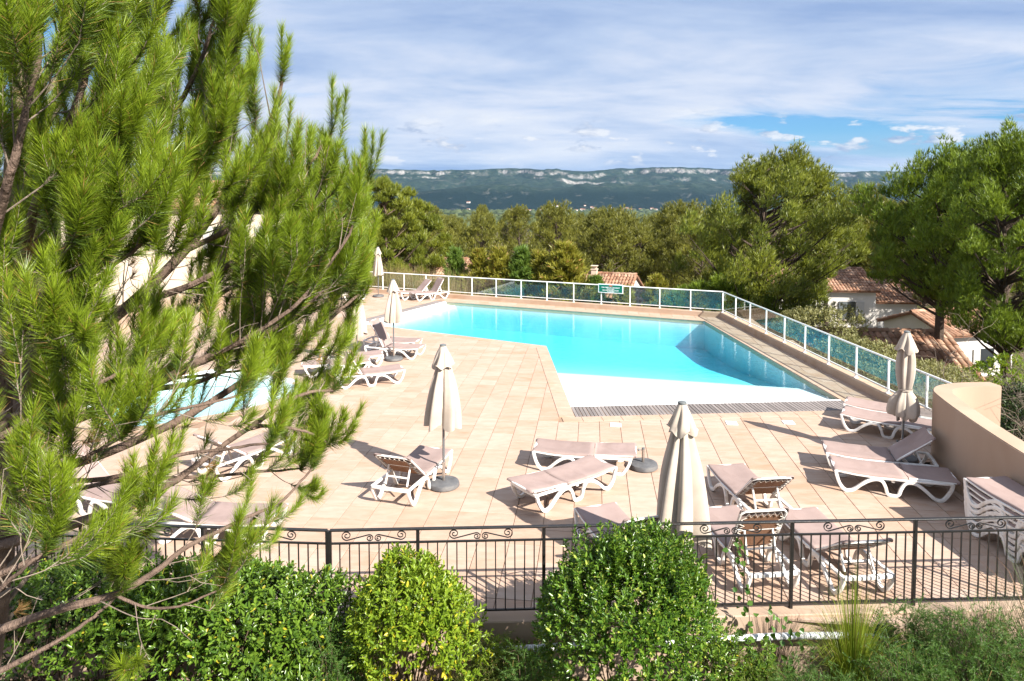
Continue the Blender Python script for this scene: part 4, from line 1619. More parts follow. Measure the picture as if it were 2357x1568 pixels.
parasol(-1.15, 11.27, 'closed cream parasol with broad hem in the middle left of the deck', 2.42, 1.05, 0.23, seed=3, base_r=0.265)
parasol(2.10, 8.30, 'large closed cream parasol just behind the railing and right shrub', 2.36, 0.62, 0.275, seed=8, base_r=0.22)
parasol(7.20, 12.38, 'closed cream parasol tied with a strap beside the curved wall', 2.42, 0.86, 0.2, tied=True, seed=5, lean=(0.04, 0.0))
parasol(-3.52, 20.1, 'closed cream parasol with ragged hem by two loungers near the pool', 2.42, 1.15, 0.22, seed=12)
parasol(-6.45, 32.75, 'distant closed white parasol beside the far loungers', 2.42, 1.05, 0.20, seed=15)
parasol(-4.42, 19.25, 'closed parasol largely hidden by pine beside the left lounger trio', 2.42, 0.95, 0.2, seed=19)
fb = thing('parasol_stand', (2.36, 12.05, 0), 'free dark round parasol base with a short metal tube', 'parasol stand')
m = MB()
m.lathe([(0.24, 0.004), (0.262, 0.02), (0.262, 0.06), (0.25, 0.09), (0.21, 0.102), (0.03, 0.108)], 36)
m.build('disc', 'concrete_dark', fb, True)
m = MB()
m.tube([(0, 0, 0.10), (0, 0, 0.36)], 0.026, 12)
m.build('tube', 'chrome', fb, True)
m = MB()
m.tube([(-0.026, 0, 0.325), (-0.08, 0, 0.33)], 0.008, 6)
m.lathe([(0.012, -0.02), (0.02, -0.01), (0.02, 0.01), (0.012, 0.02)], 8, (-0.085, 0, 0.33))
m.lathe([(0.029, 0.345), (0.029, 0.366)], 12)
m.build('clamp_knob', 'cap_grey', fb)

# small dark drain spouts in the kerb
# ------------------------------------------------------------------ tiled houses below the terrace
def tile_barrel(r_=0.105, L=0.46, n=5, flat=1.0):
    vs, fs = [], []
    for i, (x, k, dz) in enumerate(((0, 1.0, 0.0), (L, 1.16, 0.022))):
        for j in range(n + 1):
            a = math.pi * j / n
            vs.append((x, r_ * k * math.cos(a), r_ * k * math.sin(a) * 0.85 * flat + dz))
    for j in range(n):
        fs.append((j, j + 1, n + 2 + j, n + 1 + j))
    fs.append(tuple(range(n + 1, 2 * n + 2)))
    return vs, fs


_tb = {}


def house(name, c, rz, lx, ly, wall_h, pitch, label, wall='white_wall', single=False, chimney=None, windows=(), overhang=0.35, mono=False, step=0.23):
    """gable house; local x is along the ridge; c = middle at ground; the slopes fall to -y and +y"""
    g = thing(name, c, label, 'house', 'tile roofed houses below the terrace', rz)
    m = MB()
    ridge = wall_h + (ly / 2) * math.tan(pitch)
    hx_, hy_ = lx / 2, ly / 2
    m.add([(-hx_, -hy_, 0), (hx_, -hy_, 0), (hx_, hy_, 0), (-hx_, hy_, 0), (-hx_, -hy_, wall_h), (hx_, -hy_, wall_h), (hx_, hy_, wall_h), (-hx_, hy_, wall_h), (-hx_, 0, ridge), (hx_, 0, ridge)],
          [(0, 1, 5, 4), (2, 3, 7, 6), (1, 2, 6, 9, 5), (3, 0, 4, 8, 7), (0, 3, 2, 1)])
    m.build('wall', wall, g)
    rf = MB()
    ex, ey = hx_ + 0.18, hy_ + overhang
    ez = wall_h - overhang * math.tan(pitch) + 0.03
    rz_ = ridge + 0.03
    rf.add([(-ex, -ey, ez), (ex, -ey, ez), (ex, 0, rz_), (-ex, 0, rz_), (-ex, ey, ez), (ex, ey, ez),
            (-ex, -ey, ez - 0.09), (ex, -ey, ez - 0.09), (ex, 0, rz_ - 0.09), (-ex, 0, rz_ - 0.09), (-ex, ey, ez - 0.09), (ex, ey, ez - 0.09)],
           [(0, 1, 2, 3), (3, 2, 5, 4), (7, 6, 9, 8), (8, 9, 10, 11), (0, 6, 7, 1), (4, 5, 11, 10), (1, 7, 8, 2), (2, 8, 11, 5), (0, 3, 9, 6), (3, 4, 10, 9)])
    roof = rf.build('roof', 'roof_under', g)
    SL = math.hypot(ey, rz_ - ez)
    rows = int(SL / 0.40)
    cols = int(2 * ex / step)
    allm = MB()
    n_s = 0
    bv, bf = tile_barrel(step * 0.46, SL / rows * 1.12)
    for sgn in (-1, 1):
        pa = math.atan2(rz_ - ez, ey)
        for i in range(cols):
            xx = -ex + (i + 0.5) * 2 * ex / cols
            for r_ in range(rows):
                s_ = SL * (1 - (r_ + 0.5) / rows) - SL / rows / 2      # distance up the slope from the eave, lower tile end outward
                s_top = SL * (r_ + 1) / rows
                M = Matrix.Translation((xx + float(rng.normal(0, 0.008)), sgn * (ey - s_top * math.cos(pa)), ez + s_top * math.sin(pa) + 0.004)) @ Matrix.Rotation(sgn * math.pi / 2 + float(rng.normal(0, 0.02)), 4, 'Z') @ Matrix.Rotation(pa + float(rng.normal(0, 0.008)), 4, 'Y')
                if single and sgn == -1 and n_s < 290:
                    if 'b' not in _tb:
                        tm = MB()
                        tm.add(bv, bf)
                        _tb['b'] = tm.mesh('roof_tile', True)
                    o_ = link('roof_tile', _tb['b'], roof, 'roof_tile')
                    o_.matrix_local = M
                    n_s += 1
                else:
                    allm.add([M @ Vector(v) for v in bv], bf)
    # ridge tiles
    for i in range(int(2 * ex / 0.42)):
        M = Matrix.Translation((-ex + i * 0.42, 0, rz_ + 0.03)) @ Matrix.Rotation(0, 4, 'Z')
        allm.add([M @ Vector((v[0], v[1] * 1.2, v[2] * 1.2)) for v in bv], bf)
    to = allm.build('roof_tile_field', 'roof_tile', roof, True)
    to['kind'] = 'stuff'
    if chimney:
        cx, cy, ch = chimney
        m = MB()
        m.box((cx, cy, ridge - abs(cy) * math.tan(pitch) + ch / 2 - 0.2), (0.40, 0.36, ch + 0.4))
        m.box((cx, cy, ridge - abs(cy) * math.tan(pitch) + ch + 0.03), (0.48, 0.44, 0.07))
        m.box((cx, cy, ridge - abs(cy) * math.tan(pitch) + ch + 0.16), (0.36, 0.08, 0.2))
        m.box((cx, cy, ridge - abs(cy) * math.tan(pitch) + ch + 0.28), (0.48, 0.44, 0.05))
        m.build('chimney', 'cream_wall', roof)
    for face, u, z, w_, h_, kind in windows:
        if face == 'front':
            M = Matrix.Translation((u, -hy_, z))
        elif face == 'right':
            M = Matrix.Translation((hx_, u, z)) @ Matrix.Rotation(math.pi / 2, 4, 'Z')
        else:
            M = Matrix.Translation((-hx_, u, z)) @ Matrix.Rotation(-math.pi / 2, 4, 'Z')
        wo = MB().box((0, -0.01, 0), (w_, 0.06, h_), 0, M).build('window', 'dark_glass', g)
        MB().box((0, -0.06, -h_ / 2 - 0.04), (w_ + 0.2, 0.14, 0.07), 0, M).build('sill', 'cream_wall', wo)
        if kind == 'half':
            MB().box((-w_ * 0.26, -0.065, 0), (w_ * 0.5, 0.04, h_), 0, M).build('shutter', 'shutter', wo)
            MB().box((w_ * 0.78, -0.05, 0), (w_ * 0.5, 0.05, h_), 0, M).build('shutter', 'shutter_light', wo)
        elif kind == 'open':
            for sx in (-0.76, 0.76):
                MB().box((sx * w_, -0.05, 0), (w_ * 0.5, 0.05, h_), 0, M).build('shutter', 'shutter_light', wo)
    return g


def at_ground(x, y):
    return (x, y, float(ground_z(np.array([x]), np.array([y]))[0]))


# near roof seen just over the right glass fence
q = D(2010, 735, 29.0)
house('tiled_house', (13.3, 27.0, -5.75), R(-6), 7.4, 9.0, 3.1, R(25), 'house below the right glass fence with red barrel tile roof', single=True, windows=(('front', 1.0, 1.6, 1.0, 1.2, 'open'),))
q = D(1935, 627, 52.0)
house('tiled_house', (q[0] - 1.8, 54.0, q[2] - 6.3), R(-8), 8.2, 6.4, 5.2, R(20), 'white two storey house with half open shutter among the right pines', windows=(('front', 2.1, 3.6, 1.15, 1.35, 'half'), ('front', -1.6, 3.4, 1.1, 1.2, 'half'), ('front', -2.4, 1.3, 1.0, 1.9, 'open')), chimney=(2.6, 0.3, 0.5))
q = D(2030, 660, 51.0)
house('tiled_house', (q[0] + 0.3, 53.6, q[2] - 5.0), R(-8), 4.8, 6.0, 4.0, R(20), 'lower white wing with pinkish tile roof beside the two storey house', windows=(('front', 0.6, 2.2, 0.9, 1.1, 'open'),))
q = D(2222, 722, 37.0)
house('tiled_house', (q[0], 38.6, q[2] - 4.3), R(14), 4.6, 4.2, 3.4, R(20), 'shaded tile roofed house behind the rightmost pine trunks', windows=(('front', 0.5, 1.9, 0.9, 1.1, 'open'),))
q = D(1040, 607, 49.0)
house('tiled_house', (q[0], 51.5, q[2] - 4.3), R(-14), 6.2, 6.6, 3.1, R(21), 'house with orange tile roof showing left of the golden conifers', windows=(('front', 0.8, 1.7, 0.9, 1.1, 'open'),))
q = D(1405, 628, 47.0)
house('tiled_house', (q[0] - 0.45, 49.6, q[2] - 4.95), R(-20), 5.2, 6.0, 3.4, R(21), 'house with chimney and pale tile roof behind the green notice board', chimney=(-0.3, -0.2, 0.42), windows=(('front', 1.2, 1.8, 0.9, 1.1, 'open'), ('right', 0, 1.9, 0.8, 1.0, 'open')))
q = D(1530, 690, 36.0)
house('tiled_house', (q[0] + 0.8, 38.0, q[2] - 3.6), R(-30), 5.5, 5.6, 2.6, R(21), 'house close below the fence seen through the panes right of the sign', windows=(('right', 0, 1.7, 0.8, 1.0, 'open'),))
q = D(440, 372, 34.0)
house('tiled_house', (q[0] - 1, 38.0, -0.6), R(12), 12.0, 7.0, 5.0, R(18), 'beige house at the far left glimpsed through the pine', wall='cream_wall', windows=(('front', 1.5, 3.2, 1.0, 1.4, 'open'), ('front', 4.0, 3.2, 1.0, 1.4, 'open')))

# far village in the valley
vm = MB()
vm.add([(-8, -5, 0), (8, -5, 0), (8, 5, 0), (-8, 5, 0), (-8, -5, 6), (8, -5, 6), (8, 5, 6), (-8, 5, 6), (-8, 0, 9), (8, 0, 9)], [(0, 1, 5, 4), (2, 3, 7, 6), (1, 2, 6, 9, 5), (3, 0, 4, 8, 7)])
vw = vm.mesh('village_house')
vm = MB()
vm.add([(-8.6, -5.6, 5.8), (8.6, -5.6, 5.8), (8.6, 0, 9.3), (-8.6, 0, 9.3), (-8.6, 5.6, 5.8), (8.6, 5.6, 5.8)], [(0, 1, 2, 3), (3, 2, 5, 4)])
vr = vm.mesh('roof')
r2 = np.random.default_rng(4)
for k in range(46):
    if k < 26:
        px, py = r2.normal(1385, 60), 0
        Y = r2.uniform(4350, 4800)
    else:
        px = r2.uniform(1020, 1700)
        Y = r2.uniform(3900, 4800)
    X = (px - 1178) / 1571 * Y
    zz = float(ground_z(np.array([X]), np.array([Y]))[0])
    if Y > 4300:
        zz = max(zz, float(hill_z(np.array([X]), np.array([Y]))[0]))
    o = thing('village_house', (X, Y, zz - 1), 'tiny pale house in the far valley village below the ridge', 'house', 'far village houses in the valley', r2.uniform(-0.6, 0.6))
    k_ = r2.uniform(0.8, 1.5)
    o.scale = (k_, k_, k_)
    link('wall', vw, o, 'white_wall')
    link('roof', vr, o, 'roof_under')

# ------------------------------------------------------------------ vegetation builders
def clump_tufts(r_, c, rad, n_tufts, per, L, W, up=0.85, flat=0.9, shear=0.0):
    """one plume of needle tufts: taller than wide, sprigs sweeping upward, thicker towards the outside"""
    d = rand_dirs(n_tufts, r_)
    d[:, 2] = np.abs(d[:, 2]) * 0.3 + d[:, 2] * 0.7
    q = r_.uniform(0, 1, n_tufts) ** 0.42
    o = d * (q * rad)[:, None] * np.array([0.86, 0.86, 1.25 * flat])
    o[:, 0] += shear * (o[:, 2] + rad)
    o[:, :2] *= (1.0 - 0.32 * np.clip(o[:, 2:3] / rad, -0.3, 1.2))
    base = c + o
    ax = unit(d * 0.45 + np.array([shear, 0, up]) + r_.normal(0, 0.18, (n_tufts, 3)))
    b = np.repeat(base, per, 0)
    dirs = unit(np.repeat(ax, per, 0) + r_.normal(0, 0.30, (n_tufts * per, 3)))
    ln = L * r_.uniform(0.6, 1.3, len(b))
    return needles(b, dirs, ln, W * r_.uniform(0.7, 1.3, len(b)), r_)


def pine_meshes(seed, H, Rc, crown0, n_cl, tufts, per, L, W, lean=(0.0, 0.0), wind=0.0, trunk_r=0.16, top_flat=0.6, cl_r=(0.75, 1.25), n_sides=7, shape=1.0):
    """umbrella-crowned Mediterranean pine: trunk, limbs to every clump, clumps of tufts"""
    r_ = np.random.default_rng(seed)
    tr = MB()
    tp = []
    for i in range(8):
        u = i / 7
        tp.append((lean[0] * u * u * H + 0.12 * math.sin(3 * u + seed), lean[1] * u * H + 0.10 * math.cos(4 * u + seed), H * 0.92 * u - 0.4 * (1 - u)))
    tr.tube(tp, [trunk_r * (1.25 if i == 0 else 1) * (1 - 0.85 * i / 7) + 0.015 for i in range(8)], n_sides)
    parts = []
    zc0 = H * (crown0 + (1 - crown0) * 0.5)
    hz0 = H * (1 - crown0) * 0.5
    for k in range(n_cl):
        v = 1 - 2 * (k + 0.5) / n_cl                                   # even cover of an egg-shaped crown
        a = k * 2.399963 + r_.uniform(-0.4, 0.4)
        q = r_.uniform(0.35, 0.7) if k % 4 == 0 else r_.uniform(0.72, 1.06)
        hr = math.sqrt(max(0.02, 1 - v * v))
        egg = 1.0 - 0.30 * max(v, 0) + 0.10 * min(v, 0)
        z = zc0 + hz0 * v * (0.75 + 0.25 * q)
        ti = max(0, min(6, int(z / H / 0.92 * 7)))
        core = np.array(tp[ti])
        rr = Rc * hr * q * egg * r_.uniform(0.8, 1.15) * (1 + 0.26 * math.sin(2 * a + seed) + 0.17 * math.sin(5 * a + 4 * v + seed * 1.7))
        if r_.uniform() < 0.10:
            continue
        c = np.array([core[0] + math.cos(a) * rr + wind * (z / H) ** 2, core[1] + math.sin(a) * rr, z])
        rad = r_.uniform(*cl_r)
        parts.append(clump_tufts(r_, c, rad, int(1.35 * tufts * (rad / np.mean(cl_r)) ** 1.6), per, L, W, flat=top_flat, shear=0.30 * wind))
        s = np.array([core[0], core[1], max(z - rr * 0.6 - 0.3, H * 0.12)])
        m_ = (s + c) / 2 + np.array([0, 0, -0.10 * rr])
        tr.tube([s, m_, c - np.array([0, 0, rad * 0.3])], [0.015 + trunk_r * 0.22, 0.012 + trunk_r * 0.12, 0.010], 5, False)
        for _ in range(2):
            e = c + rand_dirs(1, r_)[0] * rad * 0.7
            tr.tube([m_, (m_ + e) / 2 + np.array([0, 0, 0.08]), e], [0.016, 0.011, 0.005], 4, False)
    return tr.mesh('trunk', True), needle_mesh('crown', np.concatenate(parts))


def place_tree(name, meshes, loc, rz, scale, label, cat, group, bark, leaf):
    g = thing(name, loc, label, cat, group, rz)
    g.scale = (scale[0], scale[0], scale[1]) if hasattr(scale, '__len__') else (scale,) * 3
    link('trunk', meshes[0], g, bark)
    link('crown', meshes[1], g, leaf)
    return g


# ---- the wood beyond the houses
forest = [pine_meshes(100 + i, 9.5, 3.0 + 0.3 * (i % 3), 0.14, 78, 50, 5, 0.36, 0.052, lean=(0.02 * (i - 2), 0), trunk_r=0.17, cl_r=(0.42, 0.85), top_flat=1.25, n_sides=6) for i in range(5)]
r3 = np.random.default_rng(77)
spots = []
tries = 0
while len(spots) < 120 and tries < 6000:
    tries += 1
    Y = 57 + 150 * r3.uniform(0, 1) ** 1.5
    px = r3.uniform(860, 2420)
    X = (px - 1178) / 1571 * Y
    if any((X - a) ** 2 + (Y - b) ** 2 < (3.4 + 0.012 * (Y - 57)) ** 2 for a, b in spots):
        continue
    if 18 < X < 34 and Y < 62:
        continue
    spots.append((X, Y))
for k, (X, Y) in enumerate(spots):
    z = float(ground_z(np.array([X]), np.array([Y]))[0])
    px = X / Y * 1571 + 1178
    top_px = 487 + 8 * math.sin(px / 70.0) + 5 * math.sin(px / 23.0) - (18 if px > 1900 else 0) - (14 if px < 1010 else 0)     # height of the canopy line
    want = CAM_H - (top_px - 449.5) / 1571 * Y * 1.0
    h = (want - z) if Y > 75 else min(want - z, 10.0)
    h = h * r3.uniform(0.86, 1.06)
    h = max(6.0, min(h, 15.5))
    place_tree('forest_pine', forest[k % 5], (X, Y, z - 0.1), r3.uniform(0, 6.28), (h / 9.5 * r3.uniform(0.9, 1.1), h / 9.6),
               'olive green pine in the dense wood behind the pool fence', 'pine tree', 'pines of the wood behind the pool', 'bark_dark', 'needle_far')

# ---- individual pines
bp1 = pine_meshes(201, 11.4, 4.9, 0.17, 190, 120, 5, 0.27, 0.034, lean=(0.02, 0), wind=1.0, trunk_r=0.22, cl_r=(0.38, 0.85), top_flat=1.1)
gx_, gy_ = (1745 - 1178) / 1571 * 34, 34
place_tree('tall_pine', bp1, at_ground(gx_, gy_), R(20), 1.0, 'broad windswept pine rising behind the corner of the glass fence', 'pine tree', None, 'bark_dark', 'needle_mid')
bp1b = pine_meshes(207, 5.4, 2.5, 0.22, 60, 150, 5, 0.24, 0.034, trunk_r=0.13, cl_r=(0.4, 0.8))
gx_, gy_ = (1675 - 1178) / 1571 * 31.5, 31.5
place_tree('bushy_pine', bp1b, at_ground(gx_, gy_), R(80), 1.0, 'low bright green pine in front of the broad windswept one', 'pine tree', None, 'bark_dark', 'needle_bright')
bp1c = pine_meshes(231, 9.9, 2.4, 0.52, 66, 150, 5, 0.26, 0.036, trunk_r=0.16, cl_r=(0.45, 0.85), wind=1.0)
gx_, gy_ = (1905 - 1178) / 1571 * 40, 40
place_tree('tall_pine', bp1c, at_ground(gx_, gy_), R(140), 1.0, 'pale green pine leaning right between the broad pine and the white house', 'pine tree', None, 'bark_dark', 'needle_mid')
bp2 = pine_meshes(211, 11.8, 2.6, 0.50, 120, 105, 5, 0.25, 0.031, lean=(0.0, 0), trunk_r=0.24, cl_r=(0.32, 0.7), top_flat=1.3, wind=0.25)
gx_, gy_ = (2150 - 1178) / 1571 * 27, 27 - 0.8
place_tree('tall_pine', bp2, at_ground(gx_, gy_), R(0), (1.0, 0.93), 'dark trunked pine standing before the tiled roof on the right', 'pine tree', None, 'bark_dark', 'needle_bright')
bp3 = pine_meshes(219, 13.2, 2.8, 0.38, 130, 105, 5, 0.24, 0.029, lean=(0.015, 0), trunk_r=0.25, cl_r=(0.32, 0.68), top_flat=1.3, wind=0.25)
gx_, gy_ = (2325 - 1178) / 1571 * 23, 23
place_tree('tall_pine', bp3, at_ground(gx_, gy_), R(200), (0.85, 0.86), 'tallest pine at the right edge of the view', 'pine tree', None, 'bark_dark', 'needle_bright')
bp4 = pine_meshes(223, 9.0, 2.3, 0.22, 70, 120, 5, 0.30, 0.042, trunk_r=0.17, cl_r=(0.4, 0.8))
gx_, gy_ = (955 - 1178) / 1571 * 50, 50
place_tree('tall_pine', bp4, (gx_, gy_, D(955, 468, 50)[2] - 8.9), R(30), 1.0, 'pine with visible pale trunk above the orange roof on the left', 'pine tree', None, 'bark_pine', 'needle_mid')
gx_, gy_ = (884 - 1178) / 1571 * 46, 46
place_tree('tall_pine', bp4, (gx_, gy_, D(884, 415, 46)[2] - 9.9), R(200), (1.0, 1.1), 'pine half behind the near pine branches on the left', 'pine tree', None, 'bark_pine', 'needle_mid')
for (px, Y, top, lab) in ((2055, 62, 470, 'slim pine behind the lower white wing'), (2200, 48, 400, 'pine filling the gap between the two right pines'), (1985, 70, 430, 'pine rising behind the two storey house'), (1620, 52, 500, 'pine left of the broad windswept pine')):
    X = (px - 1178) / 1571 * Y
    z = at_ground(X, Y)[2]
    h = D(px, top, Y)[2] - z
    place_tree('tall_pine', forest[(px // 7) % 5], (X, Y, z - 0.2), px * 0.1, (h / 9.6 * 0.9, h / 9.6), lab, 'pine tree', None, 'bark_dark', 'needle_mid')


# ---- conifers planted just beyond the far fence
def conifer_meshes(seed, H, Rb, n_br, L, W, droop=0.0):
    r_ = np.random.default_rng(seed)
    tr = MB()
    tr.tube([(0, 0, -0.3), (0.03, 0, H * 0.5), (0, 0.02, H * 0.97)], [0.09, 0.05, 0.012], 6)
    parts = []
    for k in range(n_br):
        u = (k + r_.uniform(0, 1)) / n_br
        z = H * (0.06 + 0.9 * u)
        a = k * 2.399963
        bl = Rb * (1 - u) ** 0.75 * r_.uniform(0.65, 1.15) + 0.12
        d0 = np.array([math.cos(a), math.sin(a), 0.45 - droop + 0.5 * u])
        d0 = unit(d0)
        s = np.array([0, 0, z])
        e = s + d0 * bl
        tr.tube([s, e], [0.016, 0.004], 4, False)
        nt = int(40 + 90 * bl)
        t = r_.uniform(0.15, 1.05, nt)
        base = s + np.outer(t * bl, d0) + r_.normal(0, 0.05 + 0.06 * bl, (nt, 3)) * np.array([1, 1, 0.7])
        per = 5
        b = np.repeat(base, per, 0)
        dirs = unit(d0 * 0.8 + np.array([0, 0, 0.45]) + r_.normal(0, 0.45, (nt * per, 3)))
        parts.append(needles(b, dirs, L * r_.uniform(0.6, 1.3, len(b)), W * r_.uniform(0.7, 1.3, len(b)), r_))
    return tr.mesh('trunk', True), needle_mesh('crown', np.concatenate(parts))


cf = [conifer_meshes(300 + i, 5.0, 1.25 + 0.15 * i, 60, 0.20, 0.05) for i in range(3)]
for k, (px, top, Y, w_, leaf, lab) in enumerate((
        (1048, 568, 38.0, 0.8, 'cypress_green', 'green conifer by the orange roof, leftmost of the row behind the fence'),
        (1102, 570, 37.0, 0.85, 'cypress_gold', 'first golden conifer left in the row behind the far fence'),
        (1148, 568, 36.5, 0.9, 'cypress_gold', 'second golden conifer from the left behind the far fence'),
        (1200, 566, 36.0, 0.95, 'cypress_gold', 'third golden conifer from the left behind the far fence'),
        (1240, 575, 36.0, 0.85, 'cypress_gold', 'rightmost golden conifer next to the blue green one'),
        (1302, 556, 35.0, 1.15, 'cypress_blue', 'blue green conifer right of the golden row'),
        (1372, 632, 34.2, 0.75, 'cypress_green', 'small conifer in front of the pale roof left of the sign'),
        (1440, 655, 33.0, 0.7, 'cypress_green', 'small conifer behind the notice sign'),
        (1512, 630, 33.0, 0.75, 'cypress_green', 'small conifer right of the pale roofed house'),
        (1560, 665, 31.5, 0.7, 'cypress_blue', 'dark conifer seen through the fence panes near the corner'),
        (1612, 672, 31.0, 0.7, 'cypress_blue', 'dark conifer seen through the last pane before the fence corner'))):
    X = (px - 1178) / 1571 * Y
    zt = D(px, top, Y)[2]
    zg = at_ground(X, Y)[2]
    h = max(zt - zg, 1.5)
    place_tree('garden_conifer', cf[k % 3], (X, Y, zg - 0.1), k * 1.3, (w_ * 1.5, h / 4.95), lab, 'conifer', 'conifers along the far fence', 'bark_dark', leaf)


# ---- leafy shrubs
def shrub(name, loc, size, n_shoots, leaf_len, leaf_w, per, mat, label, cat='shrub', seed=1, spires=0, lump=0.22, inner=0.35, group=None, yellow=0, z_low=-0.3, spire_x=(-0.6, 0.6), holes=(), spire_h=(0.14, 0.42)):
    """size = (rx, ry, height): stems from the ground, leafy shoots over and inside an uneven rounded outline"""
    r_ = np.random.default_rng(seed)
    rx, ry, h = size
    g = thing(name, loc, label, cat, group)
    d = rand_dirs(n_shoots, r_)
    d[:, 2] = np.where(d[:, 2] < z_low, -d[:, 2], d[:, 2])
    lobes = rand_dirs(26, r_)
    la = r_.uniform(-0.5, 1.0, 26)
    bul = (np.clip(d @ lobes.T - 0.80, 0, 1) * 5 * la).sum(1)
    q = np.where(r_.uniform(0, 1, n_shoots) < inner, r_.uniform(0.45, 0.95, n_shoots), r_.uniform(0.92, 1.05, n_shoots)) * (1 + lump * bul)
    cz = h * 0.56
    base = np.stack([d[:, 0] * rx * q, d[:, 1] * ry * q, cz + d[:, 2] * (h - cz) * q], 1)
    hd = unit(np.concatenate([np.array(holes).reshape(-1, 3), rand_dirs(5, r_)])) if len(holes) else rand_dirs(5, r_)
    for j, v in enumerate(hd):
        k_ = (d @ v < (0.86 if j < len(holes) else 0.955)) | (r_.uniform(0, 1, len(d)) < 0.22) | (q < 0.7)
        d, q, base = d[k_], q[k_], base[k_]
    n_shoots = len(d)
    ax = unit(d * 0.8 + np.array([0, 0, 0.65]) + r_.normal(0, 0.22, (n_shoots, 3)))
    sl = r_.uniform(0.06, 0.16, n_shoots)
    if spires:
        k = spires
        a = r_.uniform(spire_x[0], spire_x[1], k)
        sb = np.stack([a * rx, r_.uniform(-0.5, 0.4, k) * ry, h * (0.86 + 0.08 * r_.uniform(0, 1, k) - 0.25 * np.abs(a) ** 2)], 1)
        sh = r_.uniform(spire_h[0], spire_h[1], k)
        m_ = 7
        for i in range(k):
            ts = np.linspace(0, 1, m_)
            base = np.concatenate([base, sb[i] + np.outer(ts * sh[i], [r_.normal(0, 0.08), 0, 1])])
            ax = np.concatenate([ax, unit(np.tile([0, 0, 1.0], (m_, 1)) + r_.normal(0, 0.1, (m_, 3)))])
            sl = np.concatenate([sl, np.full(m_, 0.07)])
    n_ = len(base)
    u = np.tile(np.linspace(0.1, 1.0, per), n_)
    b = np.repeat(base, per, 0) + np.repeat(ax * sl[:, None], per, 0) * u[:, None]
    A = np.repeat(ax, per, 0)
    rad = unit(np.cross(A, rand_dirs(n_ * per, r_)))
    op = (1.15 - 0.75 * u)[:, None]
    dr = unit(A * (1 - op * 0.55) + rad * op)
    ln = leaf_len * r_.uniform(0.65, 1.2, n_ * per)
    V, Fq = leaf_geo(b, dr, A + r_.normal(0, 0.2, A.shape), ln, leaf_w * r_.uniform(0.8, 1.2, n_ * per))
    fo = link('foliage', np_mesh('foliage', V, Fq), g, mat)
    st = MB()
    for i in range(16):
        e = base[r_.integers(0, n_shoots)] * np.array([0.9, 0.9, 0.95])
        s = np.array([r_.uniform(-0.12, 0.12), r_.uniform(-0.1, 0.1), -0.15])
        m_ = s * 0.4 + e * 0.6 + np.array([0, 0, -0.12]) + r_.normal(0, 0.05, 3)
        st.tube(smooth_path([s, (s + m_) / 2 + r_.normal(0, 0.04, 3), m_, e], 3), [0.017 - 0.0013 * k for k in range(10)], 6, False)
    st.build('stems', 'stem_brown', g, True)
    if yellow:
        k = yellow
        a = r_.uniform(-0.9, 0.75, k)
        zb = r_.uniform(0.12, 0.52, k) * h
        bb = np.stack([a * rx * 0.85, -ry * r_.uniform(0.75, 1.05, k) * np.sqrt(np.clip(1 - a ** 2 * 0.8, 0.1, 1)), zb], 1)
        b = np.repeat(bb, 4, 0) + r_.normal(0, 0.03, (k * 4, 3))
        dr = unit(r_.normal(0, 0.6, (k * 4, 3)) + np.array([0, -0.5, -0.25]))
        V, Fq = leaf_geo(b, dr, rand_dirs(k * 4, r_) + np.array([0, -0.6, 0.8]), r_.uniform(0.06, 0.10, k * 4), r_.uniform(0.022, 0.034, k * 4))
        link('yellow_leaves', np_mesh('yellow_leaves', V, Fq), g, 'leaf_yellow')
    return g


def gz(x, y):
    return at_ground(x, y)[2]


shrub('clipped_shrub', (-1.02, 6.95, gz(-1.02, 6.95)), (0.58, 0.52, 1.72), 1500, 0.062, 0.023, 9, 'leaf_lime', 'rounded bright green shrub with yellowing lower leaves before the railing', seed=4, yellow=110, lump=0.36, holes=((0.12, -0.9, -0.30),))
shrub('clipped_shrub', (1.18, 6.75, gz(1.18, 6.75)), (0.84, 0.68, 2.05), 2900, 0.056, 0.021, 10, 'leaf_euon', 'largest dark green shrub with upright spires hiding the railing middle', seed=7, spires=60, lump=0.34, spire_x=(-1.0, 0.75), spire_h=(0.12, 0.5))
shrub('clipped_shrub', (-2.95, 6.98, gz(-2.95, 6.98)), (0.98, 0.6, 1.55), 1700, 0.068, 0.026, 9, 'leaf_pitto', 'broad green shrub at the railing bend beside the pine', seed=9, lump=0.40, spires=20, spire_h=(0.06, 0.2))
shrub('clipped_shrub', (-4.6, 7.1, gz(-4.6, 7.1)), (0.95, 0.6, 1.55), 1300, 0.052, 0.020, 10, 'leaf_pitto', 'shaded shrub behind the low pine branches', seed=10, lump=0.2)
shrub('low_shrub', (-2.35, 6.35, gz(-2.35, 6.35)), (0.75, 0.5, 1.0), 900, 0.055, 0.021, 10, 'leaf_pitto', 'low leafy shrub under the pine branch in front of the broad one', seed=12)
shrub('low_shrub', (-1.0, 6.25, gz(-1.0, 6.25)), (0.55, 0.4, 0.85), 420, 0.062, 0.024, 9, 'leaf_lime', 'low sprouting shrub at the foot of the yellowing one', seed=13, yellow=30)


